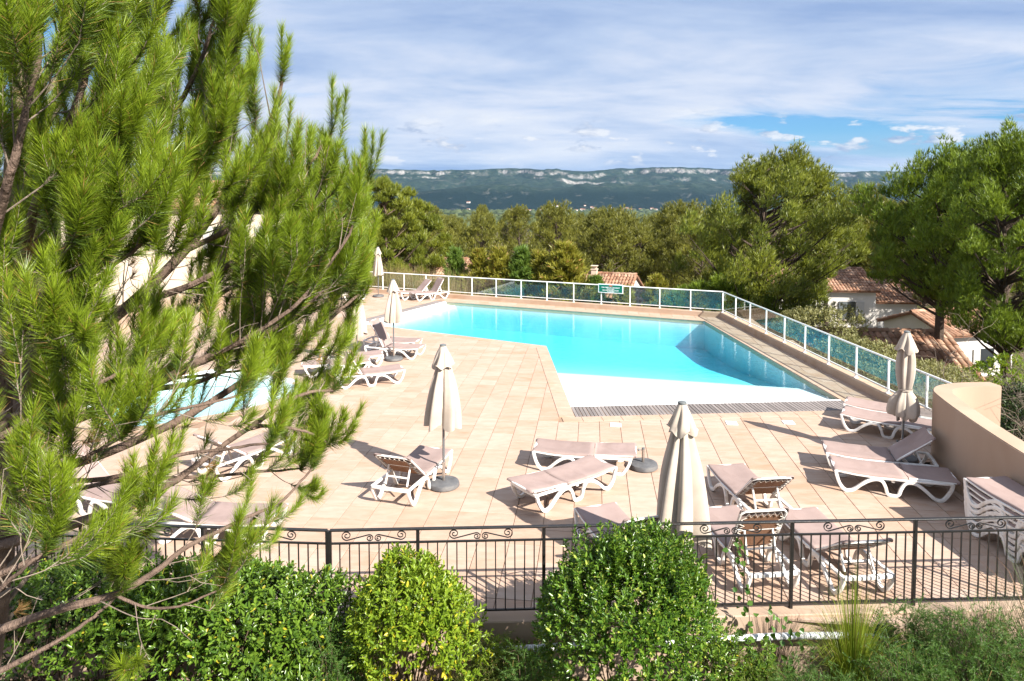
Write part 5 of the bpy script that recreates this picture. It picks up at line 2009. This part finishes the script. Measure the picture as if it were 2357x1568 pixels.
for k, (x, y, rx, h, mat, lab) in enumerate((
        (-3.7, 7.28, 0.75, 1.15, 'leaf_pitto', 'shaded undergrowth against the base wall behind the broad shrub'),
        (-2.35, 7.28, 0.5, 0.95, 'leaf_pitto', 'undergrowth below the bend of the railing'),
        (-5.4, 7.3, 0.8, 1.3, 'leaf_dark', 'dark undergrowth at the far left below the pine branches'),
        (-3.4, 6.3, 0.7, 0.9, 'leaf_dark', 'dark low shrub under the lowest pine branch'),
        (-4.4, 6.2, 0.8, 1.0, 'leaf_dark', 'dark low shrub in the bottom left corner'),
        (0.02, 7.22, 0.3, 0.42, 'leaf_lime', 'small weedy shrub by the left end of the white pipe'),
        (2.35, 7.15, 0.35, 0.6, 'leaf_pitto', 'small shrub at the right foot of the largest shrub'))):
    shrub('low_shrub', (x, y, gz(x, y)), (rx, 0.28, h), int(700 * rx), 0.055, 0.021, 10, mat, lab, seed=60 + k, lump=0.35)


# ---- feathery greenery (tamarisk-like) in the front bed
def feathery(name, loc, rx, ry, h, n_st, mat, label, seed, fl=0.028, group=None, per=90):
    r_ = np.random.default_rng(seed)
    g = thing(name, loc, label, 'shrub', group)
    st = MB()
    parts = []
    for k in range(n_st):
        a = r_.uniform(0, 6.28)
        q = math.sqrt(r_.uniform(0, 1))
        e = np.array([math.cos(a) * rx * q, math.sin(a) * ry * q, h * r_.uniform(0.55, 1.0) * (1 - 0.45 * q * q)])
        s = np.array([e[0] * 0.25, e[1] * 0.25, -0.1])
        m_ = (s + e) / 2 + np.array([0, 0, 0.12 * h])
        e2 = e + np.array([math.cos(a) * 0.10, math.sin(a) * 0.10, -0.03 + r_.normal(0, 0.05)])
        path = np.array(smooth_path([s, m_, e, e2], 4))
        if k % 3 == 0:
            st.tube(path, [0.005 - 0.0003 * i for i in range(len(path))], 4, False)
        # side sprays carrying fine threads
        nsp = 9
        for j in range(nsp):
            i = r_.integers(4, len(path) - 1)
            b0 = path[i]
            tg = unit(path[i + 1] - path[i])
            sd = unit(tg * 0.7 + rand_dirs(1, r_)[0] * 0.75 + np.array([0, 0, 0.25]))
            Ls = r_.uniform(0.07, 0.20)
            nn = per // nsp * 2
            t = r_.uniform(0, 1, nn)
            b = b0 + np.outer(t * Ls, sd) + np.outer(t * t * Ls * -0.15, [0, 0, 1])
            dd = unit(sd * 0.8 + rand_dirs(nn, r_) * 0.75)
            parts.append(needles(b, dd, fl * r_.uniform(0.7, 1.4, nn), np.full(nn, 0.0048), r_))
            parts.append(needles(b0[None], sd[None], np.array([Ls]), np.array([0.005]), r_))
    st.build('stems', 'stem_brown', g)
    link('foliage', needle_mesh('foliage', np.concatenate(parts)), g, mat)
    return g


FG = 'feathery shrubs in the front bed'
for k, (x, y, rx, ry, h, n_st, mat, lab) in enumerate((
        (-1.85, 6.75, 0.45, 0.35, 0.85, 60, 'feather', 'dark feathery shrub left of the yellowing round one'),
        (-2.45, 6.05, 0.55, 0.35, 0.95, 70, 'feather', 'feathery shrub at the bottom edge under the pine'),
        (-1.55, 6.1, 0.4, 0.3, 0.8, 50, 'feather', 'feathery shrub at the bottom edge left of the low sprouting shrub'),
        (-0.18, 6.95, 0.36, 0.28, 0.62, 45, 'feather_lime', 'yellowish feathery tuft between the two front shrubs'),
        (0.15, 6.5, 0.3, 0.28, 0.85, 40, 'feather', 'upright feathery shrub against the left side of the largest shrub'),
        (3.05, 6.6, 0.5, 0.35, 0.72, 60, 'feather', 'low feathery shrub right of the largest shrub'),
        (3.9, 6.55, 0.6, 0.4, 0.85, 80, 'feather', 'feathery shrub in front of the ornamental grass'),
        (4.75, 6.75, 0.6, 0.4, 1.0, 90, 'feather', 'tallest feathery shrub below the right railing post'),
        (5.35, 6.6, 0.5, 0.4, 0.9, 80, 'feather', 'feathery shrub in the bottom right corner'),
        (4.35, 7.25, 0.4, 0.2, 0.72, 45, 'feather', 'feathery shrub growing up against the base wall'),
        (5.9, 7.0, 0.6, 0.4, 0.9, 60, 'feather', 'feathery shrub at the right edge under the wiry broom'),
        (2.55, 6.95, 0.28, 0.2, 0.55, 30, 'feather_lime', 'small limey feathery tuft beside the ivy'))):
    feathery('feathery_shrub', (x, y, gz(x, y)), rx, ry, h * 1.55, int(n_st * 2.6), mat, lab, 500 + k, group=FG)


# ---- ornamental grass, wiry broom, ivy
def blades(name, loc, n, h, spread, width, mat, label, cat, seed, droop=0.5, seg=5, lean=(0, 0)):
    r_ = np.random.default_rng(seed)
    a = r_.uniform(0, 6.28, n)
    q = r_.uniform(0, 1, n) ** 0.7
    L = h * r_.uniform(0.55, 1.1, n)
    out = np.stack([np.cos(a) * q * spread + lean[0], np.sin(a) * q * spread * 0.8 + lean[1]], 1)
    b0 = np.stack([np.cos(a) * 0.05 * q * 2, np.sin(a) * 0.05 * q * 2], 1)
    side = np.stack([-np.sin(a + r_.normal(0, 0.8, n)), np.cos(a)], 1)
    side /= np.linalg.norm(side, axis=1, keepdims=True)
    V = np.empty((n, seg + 1, 2, 3))
    for i in range(seg + 1):
        t = i / seg
        c = np.concatenate([b0 + out * (t ** 1.6)[..., None] if hasattr(t, 'shape') else b0 + out * t ** 1.6, (L * (t - droop * q * t ** 3))[:, None]], 1)
        w_ = width * (1 - t) ** 0.6 / 2 + 0.0004
        V[:, i, 0] = c + np.concatenate([side * w_, np.zeros((n, 1))], 1)
        V[:, i, 1] = c - np.concatenate([side * w_, np.zeros((n, 1))], 1)
    V = V.reshape(-1, 3)
    o_ = np.arange(n)[:, None] * (seg + 1) * 2
    Fq = np.concatenate([o_ + np.array([[2 * i, 2 * i + 1, 2 * i + 3, 2 * i + 2]]) for i in range(seg)], 0)
    o = link(name, np_mesh(name, V, Fq), None, mat)
    o.location = loc
    return tag(o, label, cat)


blades('ornamental_grass', (3.62, 7.0, gz(3.62, 7.0)), 620, 1.75, 0.62, 0.008, 'blade', 'tall yellow green ornamental grass clump in front of the railing', 'grass clump', 3)
blades('wiry_broom', (5.75, 7.1, gz(5.75, 7.1)), 460, 2.0, 0.8, 0.0048, 'broom', 'wiry dark broom plant sprawling at the right end of the railing', 'shrub', 5, droop=0.35)
blades('wiry_broom', (5.25, 7.2, gz(5.25, 7.2)), 160, 1.45, 0.45, 0.0045, 'broom', 'smaller wiry broom left of the sprawling one', 'shrub', 6, droop=0.3)
blades('grass_tuft', (0.28, 7.12, gz(0.28, 7.12)), 120, 0.95, 0.28, 0.005, 'blade', 'thin pale grass tuft by the white pipe', 'grass clump', 8)
blades('grass_tuft', (4.35, 6.9, gz(4.35, 6.9)), 120, 0.55, 0.4, 0.006, 'straw', 'dry straw tuft at the foot of the ornamental grass', 'grass clump', 9)


def ivy(name, pts, n_leaf, label, seed, spread=0.08):
    r_ = np.random.default_rng(seed)
    o = thing(name, pts[0], label, 'ivy')
    p = np.array(smooth_path([np.array(q) - np.array(pts[0]) for q in pts], 5))
    m_ = MB()
    m_.tube(p, 0.0045, 5, False)
    m_.build('vine', 'stem_brown', o)
    i = r_.integers(0, len(p), n_leaf)
    b = p[i] + r_.normal(0, spread, (n_leaf, 3)) * np.array([1, 0.5, 0.6])
    V, Fq = leaf_geo(b, unit(r_.normal(0, 1, (n_leaf, 3)) + np.array([0, -0.3, -0.3])), rand_dirs(n_leaf, r_) + np.array([0, -0.9, 0.6]), r_.uniform(0.05, 0.085, n_leaf), r_.uniform(0.05, 0.075, n_leaf))
    link('leaves', np_mesh('leaves', V, Fq), o, 'leaf_ivy')
    return o


ivy('ivy_vine', [(2.72, 7.35, -0.6), (2.70, 7.45, -0.1), (2.68, 7.55, 0.35), (2.62, 7.56, 0.75), (2.58, 7.56, 1.02)], 46, 'ivy vine climbing the railing right of the largest shrub', 1, 0.06)
ivy('ivy_vine', [(2.3, 7.1, -0.6), (2.6, 7.1, -0.35), (2.9, 7.2, -0.2), (3.0, 7.35, 0.2)], 110, 'ivy sprawling over the base wall beside the climbing vine', 2, 0.17)

# dry litter and low weeds of the bed
n = 2600
r4 = np.random.default_rng(9)
bx, by = r4.uniform(-5.5, 7.0, n), r4.uniform(5.6, 7.42, n)
bz = ground_z(bx, by)
V = needles(np.stack([bx, by, bz], 1), unit(np.stack([r4.normal(0, 0.6, n), r4.normal(0, 0.6, n), np.abs(r4.normal(0.6, 0.4, n))], 1)), r4.uniform(0.06, 0.22, n), np.full(n, 0.006), r4)
o = link('dry_weeds', needle_mesh('dry_weeds', V), None, 'straw')
tag(o, 'dry grass and litter on the soil of the front bed', 'weeds', None, 'stuff')

# ---- shrubs beyond the fences
shrub('olive_shrub', (11.3, 21.6, gz(11.3, 21.6)), (1.8, 2.2, 2.55), 2400, 0.10, 0.035, 8, 'leaf_olive', 'pale olive leaved shrub behind the middle of the right glass fence', seed=21, lump=0.3)
shrub('olive_shrub', (11.2, 25.2, gz(11.2, 25.2)), (1.5, 1.8, 2.9), 1600, 0.10, 0.035, 8, 'leaf_olive', 'pale olive leaved shrub below the white house near the fence corner', seed=22, lump=0.3)
shrub('olive_shrub', (10.9, 17.6, gz(10.9, 17.6)), (1.2, 1.8, 2.2), 1400, 0.09, 0.03, 8, 'leaf_olive', 'lower olive leaved shrub seen through the right glass panes', seed=23, lump=0.3)
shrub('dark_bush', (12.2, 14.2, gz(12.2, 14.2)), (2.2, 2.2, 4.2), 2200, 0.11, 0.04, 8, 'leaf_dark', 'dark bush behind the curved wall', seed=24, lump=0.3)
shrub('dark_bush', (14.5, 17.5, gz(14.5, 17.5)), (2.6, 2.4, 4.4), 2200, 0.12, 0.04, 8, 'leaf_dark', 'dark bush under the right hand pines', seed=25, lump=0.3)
shrub('dark_bush', (10.6, 11.2, gz(10.6, 11.2)), (1.6, 1.8, 3.0), 1500, 0.11, 0.03, 8, 'leaf_pitto', 'green bush at the right edge beyond the curved wall', seed=26, lump=0.3)
shrub('green_bush', (15.5, 21.0, gz(15.5, 21.0)), (2.0, 2.0, 4.0), 1500, 0.12, 0.04, 8, 'leaf_lime', 'sunlit green bush between the right pine trunks', seed=27, lump=0.3)
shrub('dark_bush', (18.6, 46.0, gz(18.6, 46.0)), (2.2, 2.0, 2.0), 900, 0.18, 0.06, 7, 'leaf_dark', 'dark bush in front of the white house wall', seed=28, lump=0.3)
shrub('yellow_bush', (-12.5, 33.5, 0.0), (2.6, 1.6, 2.6), 1800, 0.12, 0.04, 8, 'leaf_olive', 'yellowish bush above the planter wall behind the pine', seed=29, lump=0.3)


# ---- bare twiggy shrub by the curved wall
def bare_shrub(name, loc, h, spread, label, seed, n0=26, depth=3, mat='bark_dry'):
    r_ = np.random.default_rng(seed)
    m_ = MB()

    def grow(p, d, L, rad, lvl):
        q = p + d * L * 0.5 + r_.normal(0, 0.07 * L, 3)
        e = p + d * L + r_.normal(0, 0.10 * L, 3)
        m_.tube([p, q, e], [rad, rad * 0.8, rad * 0.55], 4, False)
        if lvl == 0:
            return
        for s in range(r_.integers(3, 6)):
            b = q if s % 2 else e
            grow(b, unit(d * 0.7 + rand_dirs(1, r_)[0] * 0.75 + np.array([0, 0, 0.1])), L * r_.uniform(0.4, 0.7), rad * 0.6, lvl - 1)
    for i in range(n0):
        a = r_.uniform(0, 6.28)
        d = unit(np.array([math.cos(a) * spread, math.sin(a) * spread, r_.uniform(0.6, 1.2)]))
        grow(np.array([r_.normal(0, 0.3), r_.normal(0, 0.3), 0]), d, h * r_.uniform(0.4, 0.62), 0.016, depth)
    o = m_.build(name, mat)
    o.location = loc
    return tag(o, label, 'shrub')


bare_shrub('bare_shrub', (11.3, 13.6, gz(11.3, 13.6)), 4.3, 0.6, 'leafless grey twiggy shrub behind the curved wall', 3)
bare_shrub('bare_shrub', (9.9, 12.0, gz(9.9, 12.0)), 3.2, 0.75, 'leafless twigs reaching over the curved wall end', 4, n0=16)

# ---- dry grass beyond the left end of the far fence
n = 5200
r5 = np.random.default_rng(31)
s_ = r5.uniform(-9.5, -0.9, n)
off = r5.uniform(0.5, 3.4, n)
bx = s_ + off * fn[0]
by = far_y(s_) + off * fn[1]
bz = ground_z(bx, by)
hgt = r5.uniform(0.55, 1.0, n) * np.where(s_ < -3.2, 1.0, 0.55)
top = 1.55 - 0.35 * np.clip(s_ + 6, 0, 5) / 5
V = needles(np.stack([bx, by, bz], 1), unit(np.stack([r5.normal(0, 0.13, n), r5.normal(0, 0.13, n), np.ones(n)], 1)), (top - bz) * hgt, np.full(n, 0.035), r5)
o = link('dry_grass', needle_mesh('dry_grass', V), None, 'straw')
tag(o, 'tall dry golden grass beyond the left end of the far fence', 'grass', None, 'stuff')

# ---- far woods of the valley floor, one mass
n = 5200
r6 = np.random.default_rng(15)
Y = r6.uniform(330, 4700, n) ** 1.0
X = (r6.uniform(600, 2500, n) - 1178) / 1571 * Y
keep = fbm(X / 420.0, Y / 300.0, 3, 8) > 0.44
keep |= Y < 700
X, Y = X[keep], Y[keep]
Z = ground_z(X, Y)
n = len(X)
bl = unit(np.array([(1, 0, 0.25), (0.31, 0.95, 0.25), (-0.81, 0.59, 0.25), (-0.81, -0.59, 0.25), (0.31, -0.95, 0.25), (0.5, 0.36, 0.85), (-0.19, 0.59, 0.85), (-0.62, 0, 0.85), (-0.19, -0.59, 0.85), (0.5, -0.36, 0.85), (0, 0, 1.25)]))
bf = [(0, 1, 5), (1, 6, 5), (1, 2, 6), (2, 7, 6), (2, 3, 7), (3, 8, 7), (3, 4, 8), (4, 9, 8), (4, 0, 9), (0, 5, 9), (5, 6, 10), (6, 7, 10), (7, 8, 10), (8, 9, 10), (9, 5, 10)]
sc_ = r6.uniform(3.5, 7.5, n) * np.clip(Y / 1200.0, 0.8, 2.0)
V = bl[None] * sc_[:, None, None] * r6.uniform(0.7, 1.3, (n, 11, 1)) * np.array([1.2, 1.2, 1.0]) + np.stack([X, Y, Z - 1], 1)[:, None]
Ft = (np.arange(n)[:, None, None] * 11 + np.array(bf)[None]).reshape(-1, 3)
o = link('valley_woods', np_mesh('valley_woods', V.reshape(-1, 3), Ft), None, 'valley_leaf')
tag(o, 'far woods spread over the valley floor', 'woods', None, 'stuff')

# ------------------------------------------------------------------ the near pine on the left
pine = thing('near_pine', D(-20, 1640, 4.5), 'large long needled pine filling the left foreground', 'pine tree')
PO = np.array(pine.location)
rp = np.random.default_rng(42)
BOUND = np.array([(-200, 640), (-60, 615), (40, 588), (110, 590), (150, 640), (200, 672), (250, 715), (300, 795), (345, 800), (400, 862), (450, 870), (520, 855), (600, 872), (690, 862), (760, 835), (830, 800), (880, 745), (940, 782), (1000, 770), (1060, 785), (1120, 755), (1180, 715), (1230, 650), (1290, 590), (1350, 545), (1420, 485), (1600, 440)])


def keep_p(px, py):
    if px > np.interp(py, BOUND[:, 0], BOUND[:, 1]) - 14:
        return 0.0
    if 430 < px < 700 and 40 < py < 250 and px > 470 + (py - 40) * 0.55 and py > 170:
        return 0.2
    if 250 < px < 690 and 830 < py < 1230:
        return 0.42
    if 120 < px < 560 and py > 1290:
        return 0.62
    if px < 560 and 560 < py < 830:
        return 0.8
    return 1.0


LIMBS = [  # (points (px, py, depth), start radius, end radius, side twig rate, leafy from)
    ([(-60, 1640, 4.5), (-12, 1280, 4.4), (8, 950, 4.4), (18, 700, 4.4), (40, 420, 4.5), (70, 150, 4.6), (95, -60, 4.7)], 0.125, 0.05, 1.0, 0.45),
    ([(52, 1010, 4.3), (58, 860, 4.3), (120, 730, 4.4), (222, 556, 4.5), (246, 380, 4.6), (280, 180, 4.7), (300, -60, 4.8)], 0.055, 0.02, 1.0, 0.30),
    ([(10, 905, 4.4), (130, 830, 4.4), (300, 700, 4.5), (420, 580, 4.6), (480, 500, 4.7), (512, 448, 4.8), (585, 350, 4.9), (622, 240, 5.0), (632, 190, 5.0)], 0.048, 0.010, 1.0, 0.42),
    ([(222, 560, 4.5), (330, 470, 4.4), (430, 380, 4.3), (500, 250, 4.3), (545, 120, 4.3), (568, 70, 4.3)], 0.03, 0.008, 1.1, 0.25),
    ([(246, 420, 4.6), (340, 330, 4.5), (415, 240, 4.4), (465, 130, 4.3), (500, 40, 4.3)], 0.026, 0.008, 1.1, 0.25),
    ([(280, 180, 4.7), (330, 110, 4.6), (380, 40, 4.5), (420, -40, 4.5)], 0.02, 0.008, 1.1, 0.1),
    ([(8, 1000, 4.4), (120, 985, 4.3), (330, 900, 4.3), (470, 830, 4.4), (560, 790, 4.6), (660, 690, 4.9), (760, 560, 5.1), (830, 470, 5.3), (850, 420, 5.3)], 0.042, 0.010, 1.0, 0.40),
    ([(420, 580, 4.6), (540, 520, 4.6), (640, 440, 4.7), (720, 370, 4.8), (765, 310, 4.9)], 0.022, 0.008, 1.2, 0.15),
    ([(300, 700, 4.5), (430, 660, 4.3), (560, 590, 4.4), (690, 500, 4.6), (760, 420, 4.7), (795, 350, 4.8)], 0.026, 0.008, 1.2, 0.2),
    ([(0, 1100, 4.3), (200, 1060, 4.2), (430, 960, 4.4), (620, 840, 4.8), (720, 770, 5.0), (820, 680, 5.2)], 0.036, 0.010, 0.9, 0.40),
    ([(560, 790, 4.6), (660, 740, 4.7), (770, 650, 4.9), (840, 580, 5.0)], 0.018, 0.007, 1.3, 0.1),
    ([(470, 830, 4.4), (600, 760, 4.3), (700, 680, 4.4), (790, 560, 4.6), (825, 500, 4.7)], 0.018, 0.007, 1.2, 0.2),
    ([(-10, 1260, 4.3), (280, 1170, 4.3), (380, 1118, 4.3), (430, 1082, 4.4), (570, 980, 4.6), (690, 905, 4.9), (760, 900, 5.0)], 0.034, 0.009, 0.9, 0.45),
    ([(570, 980, 4.6), (660, 985, 4.7), (720, 1000, 4.8), (760, 1030, 4.8)], 0.014, 0.006, 1.4, 0.1),
    ([(0, 1450, 3.7), (120, 1408, 3.7), (260, 1368, 3.8), (350, 1318, 3.9), (440, 1252, 4.1), (560, 1190, 4.4), (650, 1150, 4.6), (730, 1075, 4.8)], 0.026, 0.007, 0.9, 0.5),
    ([(-30, 1560, 3.6), (130, 1480, 3.7), (230, 1420, 3.8), (300, 1370, 3.8)], 0.016, 0.006, 0.5, 0.7),
    ([(260, 1368, 3.8), (340, 1400, 3.8), (420, 1395, 3.9), (500, 1360, 4.0)], 0.010, 0.005, 1.3, 0.2),
    ([(20, 700, 3.9), (60, 560, 3.6), (100, 420, 3.4), (150, 300, 3.3), (200, 150, 3.3), (215, 40, 3.3)], 0.034, 0.009, 1.1, 0.25),
    ([(-40, 640, 3.2), (0, 480, 3.0), (30, 340, 2.9), (60, 200, 2.9), (75, 70, 2.9)], 0.026, 0.008, 1.1, 0.2),
    ([(-60, 880, 3.3), (40, 780, 3.2), (110, 640, 3.1), (160, 530, 3.1)], 0.022, 0.008, 1.1, 0.2),
    ([(-30, 860, 3.4), (80, 770, 3.4), (180, 690, 3.4), (270, 610, 3.4), (335, 560, 3.4)], 0.02, 0.008, 1.1, 0.25),
    ([(-60, 1040, 3.3), (100, 950, 3.3), (220, 890, 3.3), (300, 845, 3.4)], 0.02, 0.007, 1.1, 0.25),
    ([(-60, 1230, 3.2), (70, 1140, 3.2), (190, 1060, 3.3), (285, 1010, 3.3)], 0.018, 0.007, 1.2, 0.2),
    ([(-60, 1350, 3.2), (90, 1280, 3.2), (220, 1215, 3.4), (330, 1180, 3.5)], 0.018, 0.007, 1.2, 0.2),
    ([(-60, 1420, 3.0), (30, 1330, 3.0), (110, 1270, 3.1)], 0.014, 0.006, 1.2, 0.1),
    ([(-60, 330, 3.4), (60, 240, 3.4), (150, 120, 3.5), (170, 20, 3.5)], 0.022, 0.008, 1.1, 0.1),
    ([(-60, 980, 3.9), (120, 940, 3.8), (280, 960, 3.8), (420, 930, 3.9), (540, 900, 4.1)], 0.018, 0.007, 1.0, 0.2),
    ([(-60, 1130, 3.9), (100, 1110, 3.8), (260, 1100, 3.8), (400, 1050, 3.9), (520, 1030, 4.0), (610, 1020, 4.2)], 0.018, 0.007, 1.0, 0.2),
    ([(-40, 1010, 4.9), (200, 930, 5.0), (380, 880, 5.1), (520, 860, 5.2), (640, 840, 5.3)], 0.02, 0.007, 1.0, 0.2),
    ([(0, 1180, 4.8), (250, 1110, 4.8), (450, 1100, 4.9), (600, 1090, 5.0), (700, 1080, 5.0)], 0.02, 0.007, 0.9, 0.3),
    ([(-60, 760, 4.0), (60, 700, 3.9), (180, 620, 3.9), (290, 500, 4.0), (350, 420, 4.0)], 0.022, 0.008, 1.0, 0.2),
    ([(246, 470, 4.7), (330, 430, 4.9), (430, 340, 5.1), (520, 250, 5.2), (575, 190, 5.3)], 0.02, 0.008, 1.0, 0.2),
    ([(120, 985, 4.5), (300, 830, 4.8), (470, 700, 5.0), (600, 620, 5.2), (740, 520, 5.4), (820, 440, 5.5)], 0.026, 0.008, 1.1, 0.3),
    ([(330, 900, 4.6), (480, 870, 4.9), (620, 770, 5.2), (760, 690, 5.4), (835, 630, 5.5)], 0.022, 0.008, 0.9, 0.3),
]


def shoot_needles(p, d, L, n, nl):
    """needles round one upswept shoot, raked forward, the tip closing like a brush; old needles near its foot"""
    u = rp.uniform(0, 1, n) ** 0.72
    up = np.array([0.05, 0, 1.0])
    base = p + np.outer(u * (1 - 0.30 * u) * L, d) + np.outer(u * u * L * 0.42, up)
    ax = unit(np.outer(1 - 0.60 * u, d) + np.outer(0.84 * u, up))
    ang = R(52) - R(28) * u + rp.normal(0, R(7), n)
    ra = unit(np.cross(ax, rand_dirs(n, rp)))
    dr = unit(ax * np.cos(ang)[:, None] + ra * np.sin(ang)[:, None] - np.outer(np.full(n, 0.04), [0, 0, 1]))
    V = needles(base, dr, nl * rp.uniform(0.75, 1.15, n), np.full(n, 0.0032), rp).reshape(-1, 9)
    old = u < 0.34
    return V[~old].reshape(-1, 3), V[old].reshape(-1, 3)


def shoot_axis(p, d, L):
    up = np.array([0.05, 0, 1.0])
    return [p + d * (u * (1 - 0.30 * u) * L) + up * (u * u * L * 0.42) for u in (0, 0.35, 0.7, 0.97)]


n_shoots = 0
for li, (pts, r0, r1, rate, leafy) in enumerate(LIMBS):
    path = np.array(smooth_path([D(*q) - PO for q in pts], 8))
    path += np.cumsum(rp.normal(0, 0.0035, path.shape), 0) * np.linspace(0, 1, len(path))[:, None]
    m_ = MB()
    rad = [r0 + (r1 - r0) * (i / (len(path) - 1)) ** 0.8 + abs(rp.normal(0, 0.03 * r0)) for i in range(len(path))]
    m_.tube(path, rad, 10 if r0 > 0.03 else 7, False)
    seg = np.linalg.norm(np.diff(path, axis=0), axis=1)
    cum = np.concatenate([[0], np.cumsum(seg)])
    tot = cum[-1]
    tw = MB()
    parts, olds, dry = [], [], []
    s = tot * 0.08
    while s < tot:
        f = s / tot
        i = min(np.searchsorted(cum, s), len(path) - 1)
        p = path[i]
        tg = unit(path[min(i + 1, len(path) - 1)] - path[max(i - 1, 0)])
        rd = unit(np.cross(tg, rand_dirs(1, rp)[0]))
        d = unit(tg * 0.75 + rd * 0.75 + np.array([0, 0, 0.18]))
        tl = rp.uniform(0.22, 0.70) * (1.15 - 0.55 * f)
        leaf_here = f > leafy * rp.uniform(0.8, 1.1)
        if not leaf_here:
            tl *= 0.8
        q = [p, p + d * tl * 0.5 + rp.normal(0, 0.02, 3), p + d * tl + np.array([0, 0, 0.10 * tl])]
        q = np.array(smooth_path(q, 4))
        tip_px = proj(q[-1] + PO)
        k_ = keep_p(*tip_px)
        if rp.uniform() < max(k_, 0.25 if not leaf_here else 0.0):
            tr_ = max(0.0030, r1 * 0.55)
            tw.tube(q, [tr_ * (1 - 0.55 * j / (len(q) - 1)) for j in range(len(q))], 5, False)
            if not leaf_here:
                for _ in range(2):
                    b = q[rp.integers(2, len(q))]
                    e = b + unit(d + rand_dirs(1, rp)[0]) * rp.uniform(0.08, 0.3)
                    tw.tube([b, (b + e) / 2 + rp.normal(0, 0.015, 3), e], [0.003, 0.0022, 0.0012], 4, False)
                if rp.uniform() < 0.16:
                    dry += list(shoot_needles(q[-1], unit(d + np.array([0, 0, -0.9])), 0.06, 50, 0.10))
            else:
                ns = rp.integers(3, 7)
                for j in range(ns):
                    b = q[-1] if j == 0 else q[rp.integers(len(q) // 3, len(q))]
                    dd = unit(d * 0.75 + np.array([0.05, 0, 0.45]) + rp.normal(0, 0.26, 3) + rd * (0.0 if j == 0 else 0.3))
                    L = rp.uniform(0.20, 0.46)
                    tp_ = proj(shoot_axis(b, dd, L)[-1] + np.array([0, 0, 0.06]) + PO)
                    if rp.uniform() > keep_p(*tp_):
                        continue
                    nw, od = shoot_needles(b, dd, L, int(80 + 780 * L), rp.uniform(0.082, 0.115))
                    parts.append(nw)
                    olds.append(od)
                    tw.tube(shoot_axis(b, dd, L), [0.0038, 0.0032, 0.0026, 0.0018], 4, False)
                    n_shoots += 1
        s += rp.uniform(0.060, 0.125) / rate
    # the leading shoot
    dd = unit(unit(path[-1] - path[-4]) * 0.6 + np.array([0, 0, 0.7]))
    for j in range(6):
        d2 = unit(dd + rp.normal(0, 0.28 if j else 0.03, 3))
        if rp.uniform() < keep_p(*proj(path[-1] + d2 * 0.25 + PO)) + 0.5:
            nw, od = shoot_needles(path[-1] - d2 * 0.03, d2, rp.uniform(0.24, 0.42), 400, 0.09)
            parts.append(nw)
            olds.append(od)
            n_shoots += 1
    br = m_.build('trunk' if li == 0 else 'branch', 'bark_pine', pine, True)
    if tw.v:
        tw.build('twigs', 'bark_dry', br)['kind'] = 'stuff'
    if parts:
        link('needles', needle_mesh('needles', np.concatenate(parts)), br, 'needle')
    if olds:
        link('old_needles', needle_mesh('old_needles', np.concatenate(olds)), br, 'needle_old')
    if dry:
        link('dry_needles', needle_mesh('dry_needles', np.concatenate(dry)), br, 'needle_dry')
print('near pine shoots', n_shoots)

# ------------------------------------------------------------------ summer haze over the valley
hz = MB()
hz.box((200, 5200, 160), (19000, 10800, 530))
haze = hz.build('haze', 'white_paint')
tag(haze, 'thin blue summer haze over the valley', 'haze', None, 'stuff')
m, n, l, out = new_mat('haze')
pv = n.new('ShaderNodeVolumePrincipled')
pv.inputs['Color'].default_value = (0.36, 0.62, 1.0, 1)
pv.inputs['Density'].default_value = 0.000024
pv.inputs['Anisotropy'].default_value = 0.2
l.new(pv.outputs[0], out.inputs['Volume'])
haze.data.materials.clear()
haze.data.materials.append(m)

nt = sum(len(o.data.polygons) for o in sc.objects if o.type == 'MESH')
print('objects', len(sc.objects), 'faces (with shared data counted again)', nt)
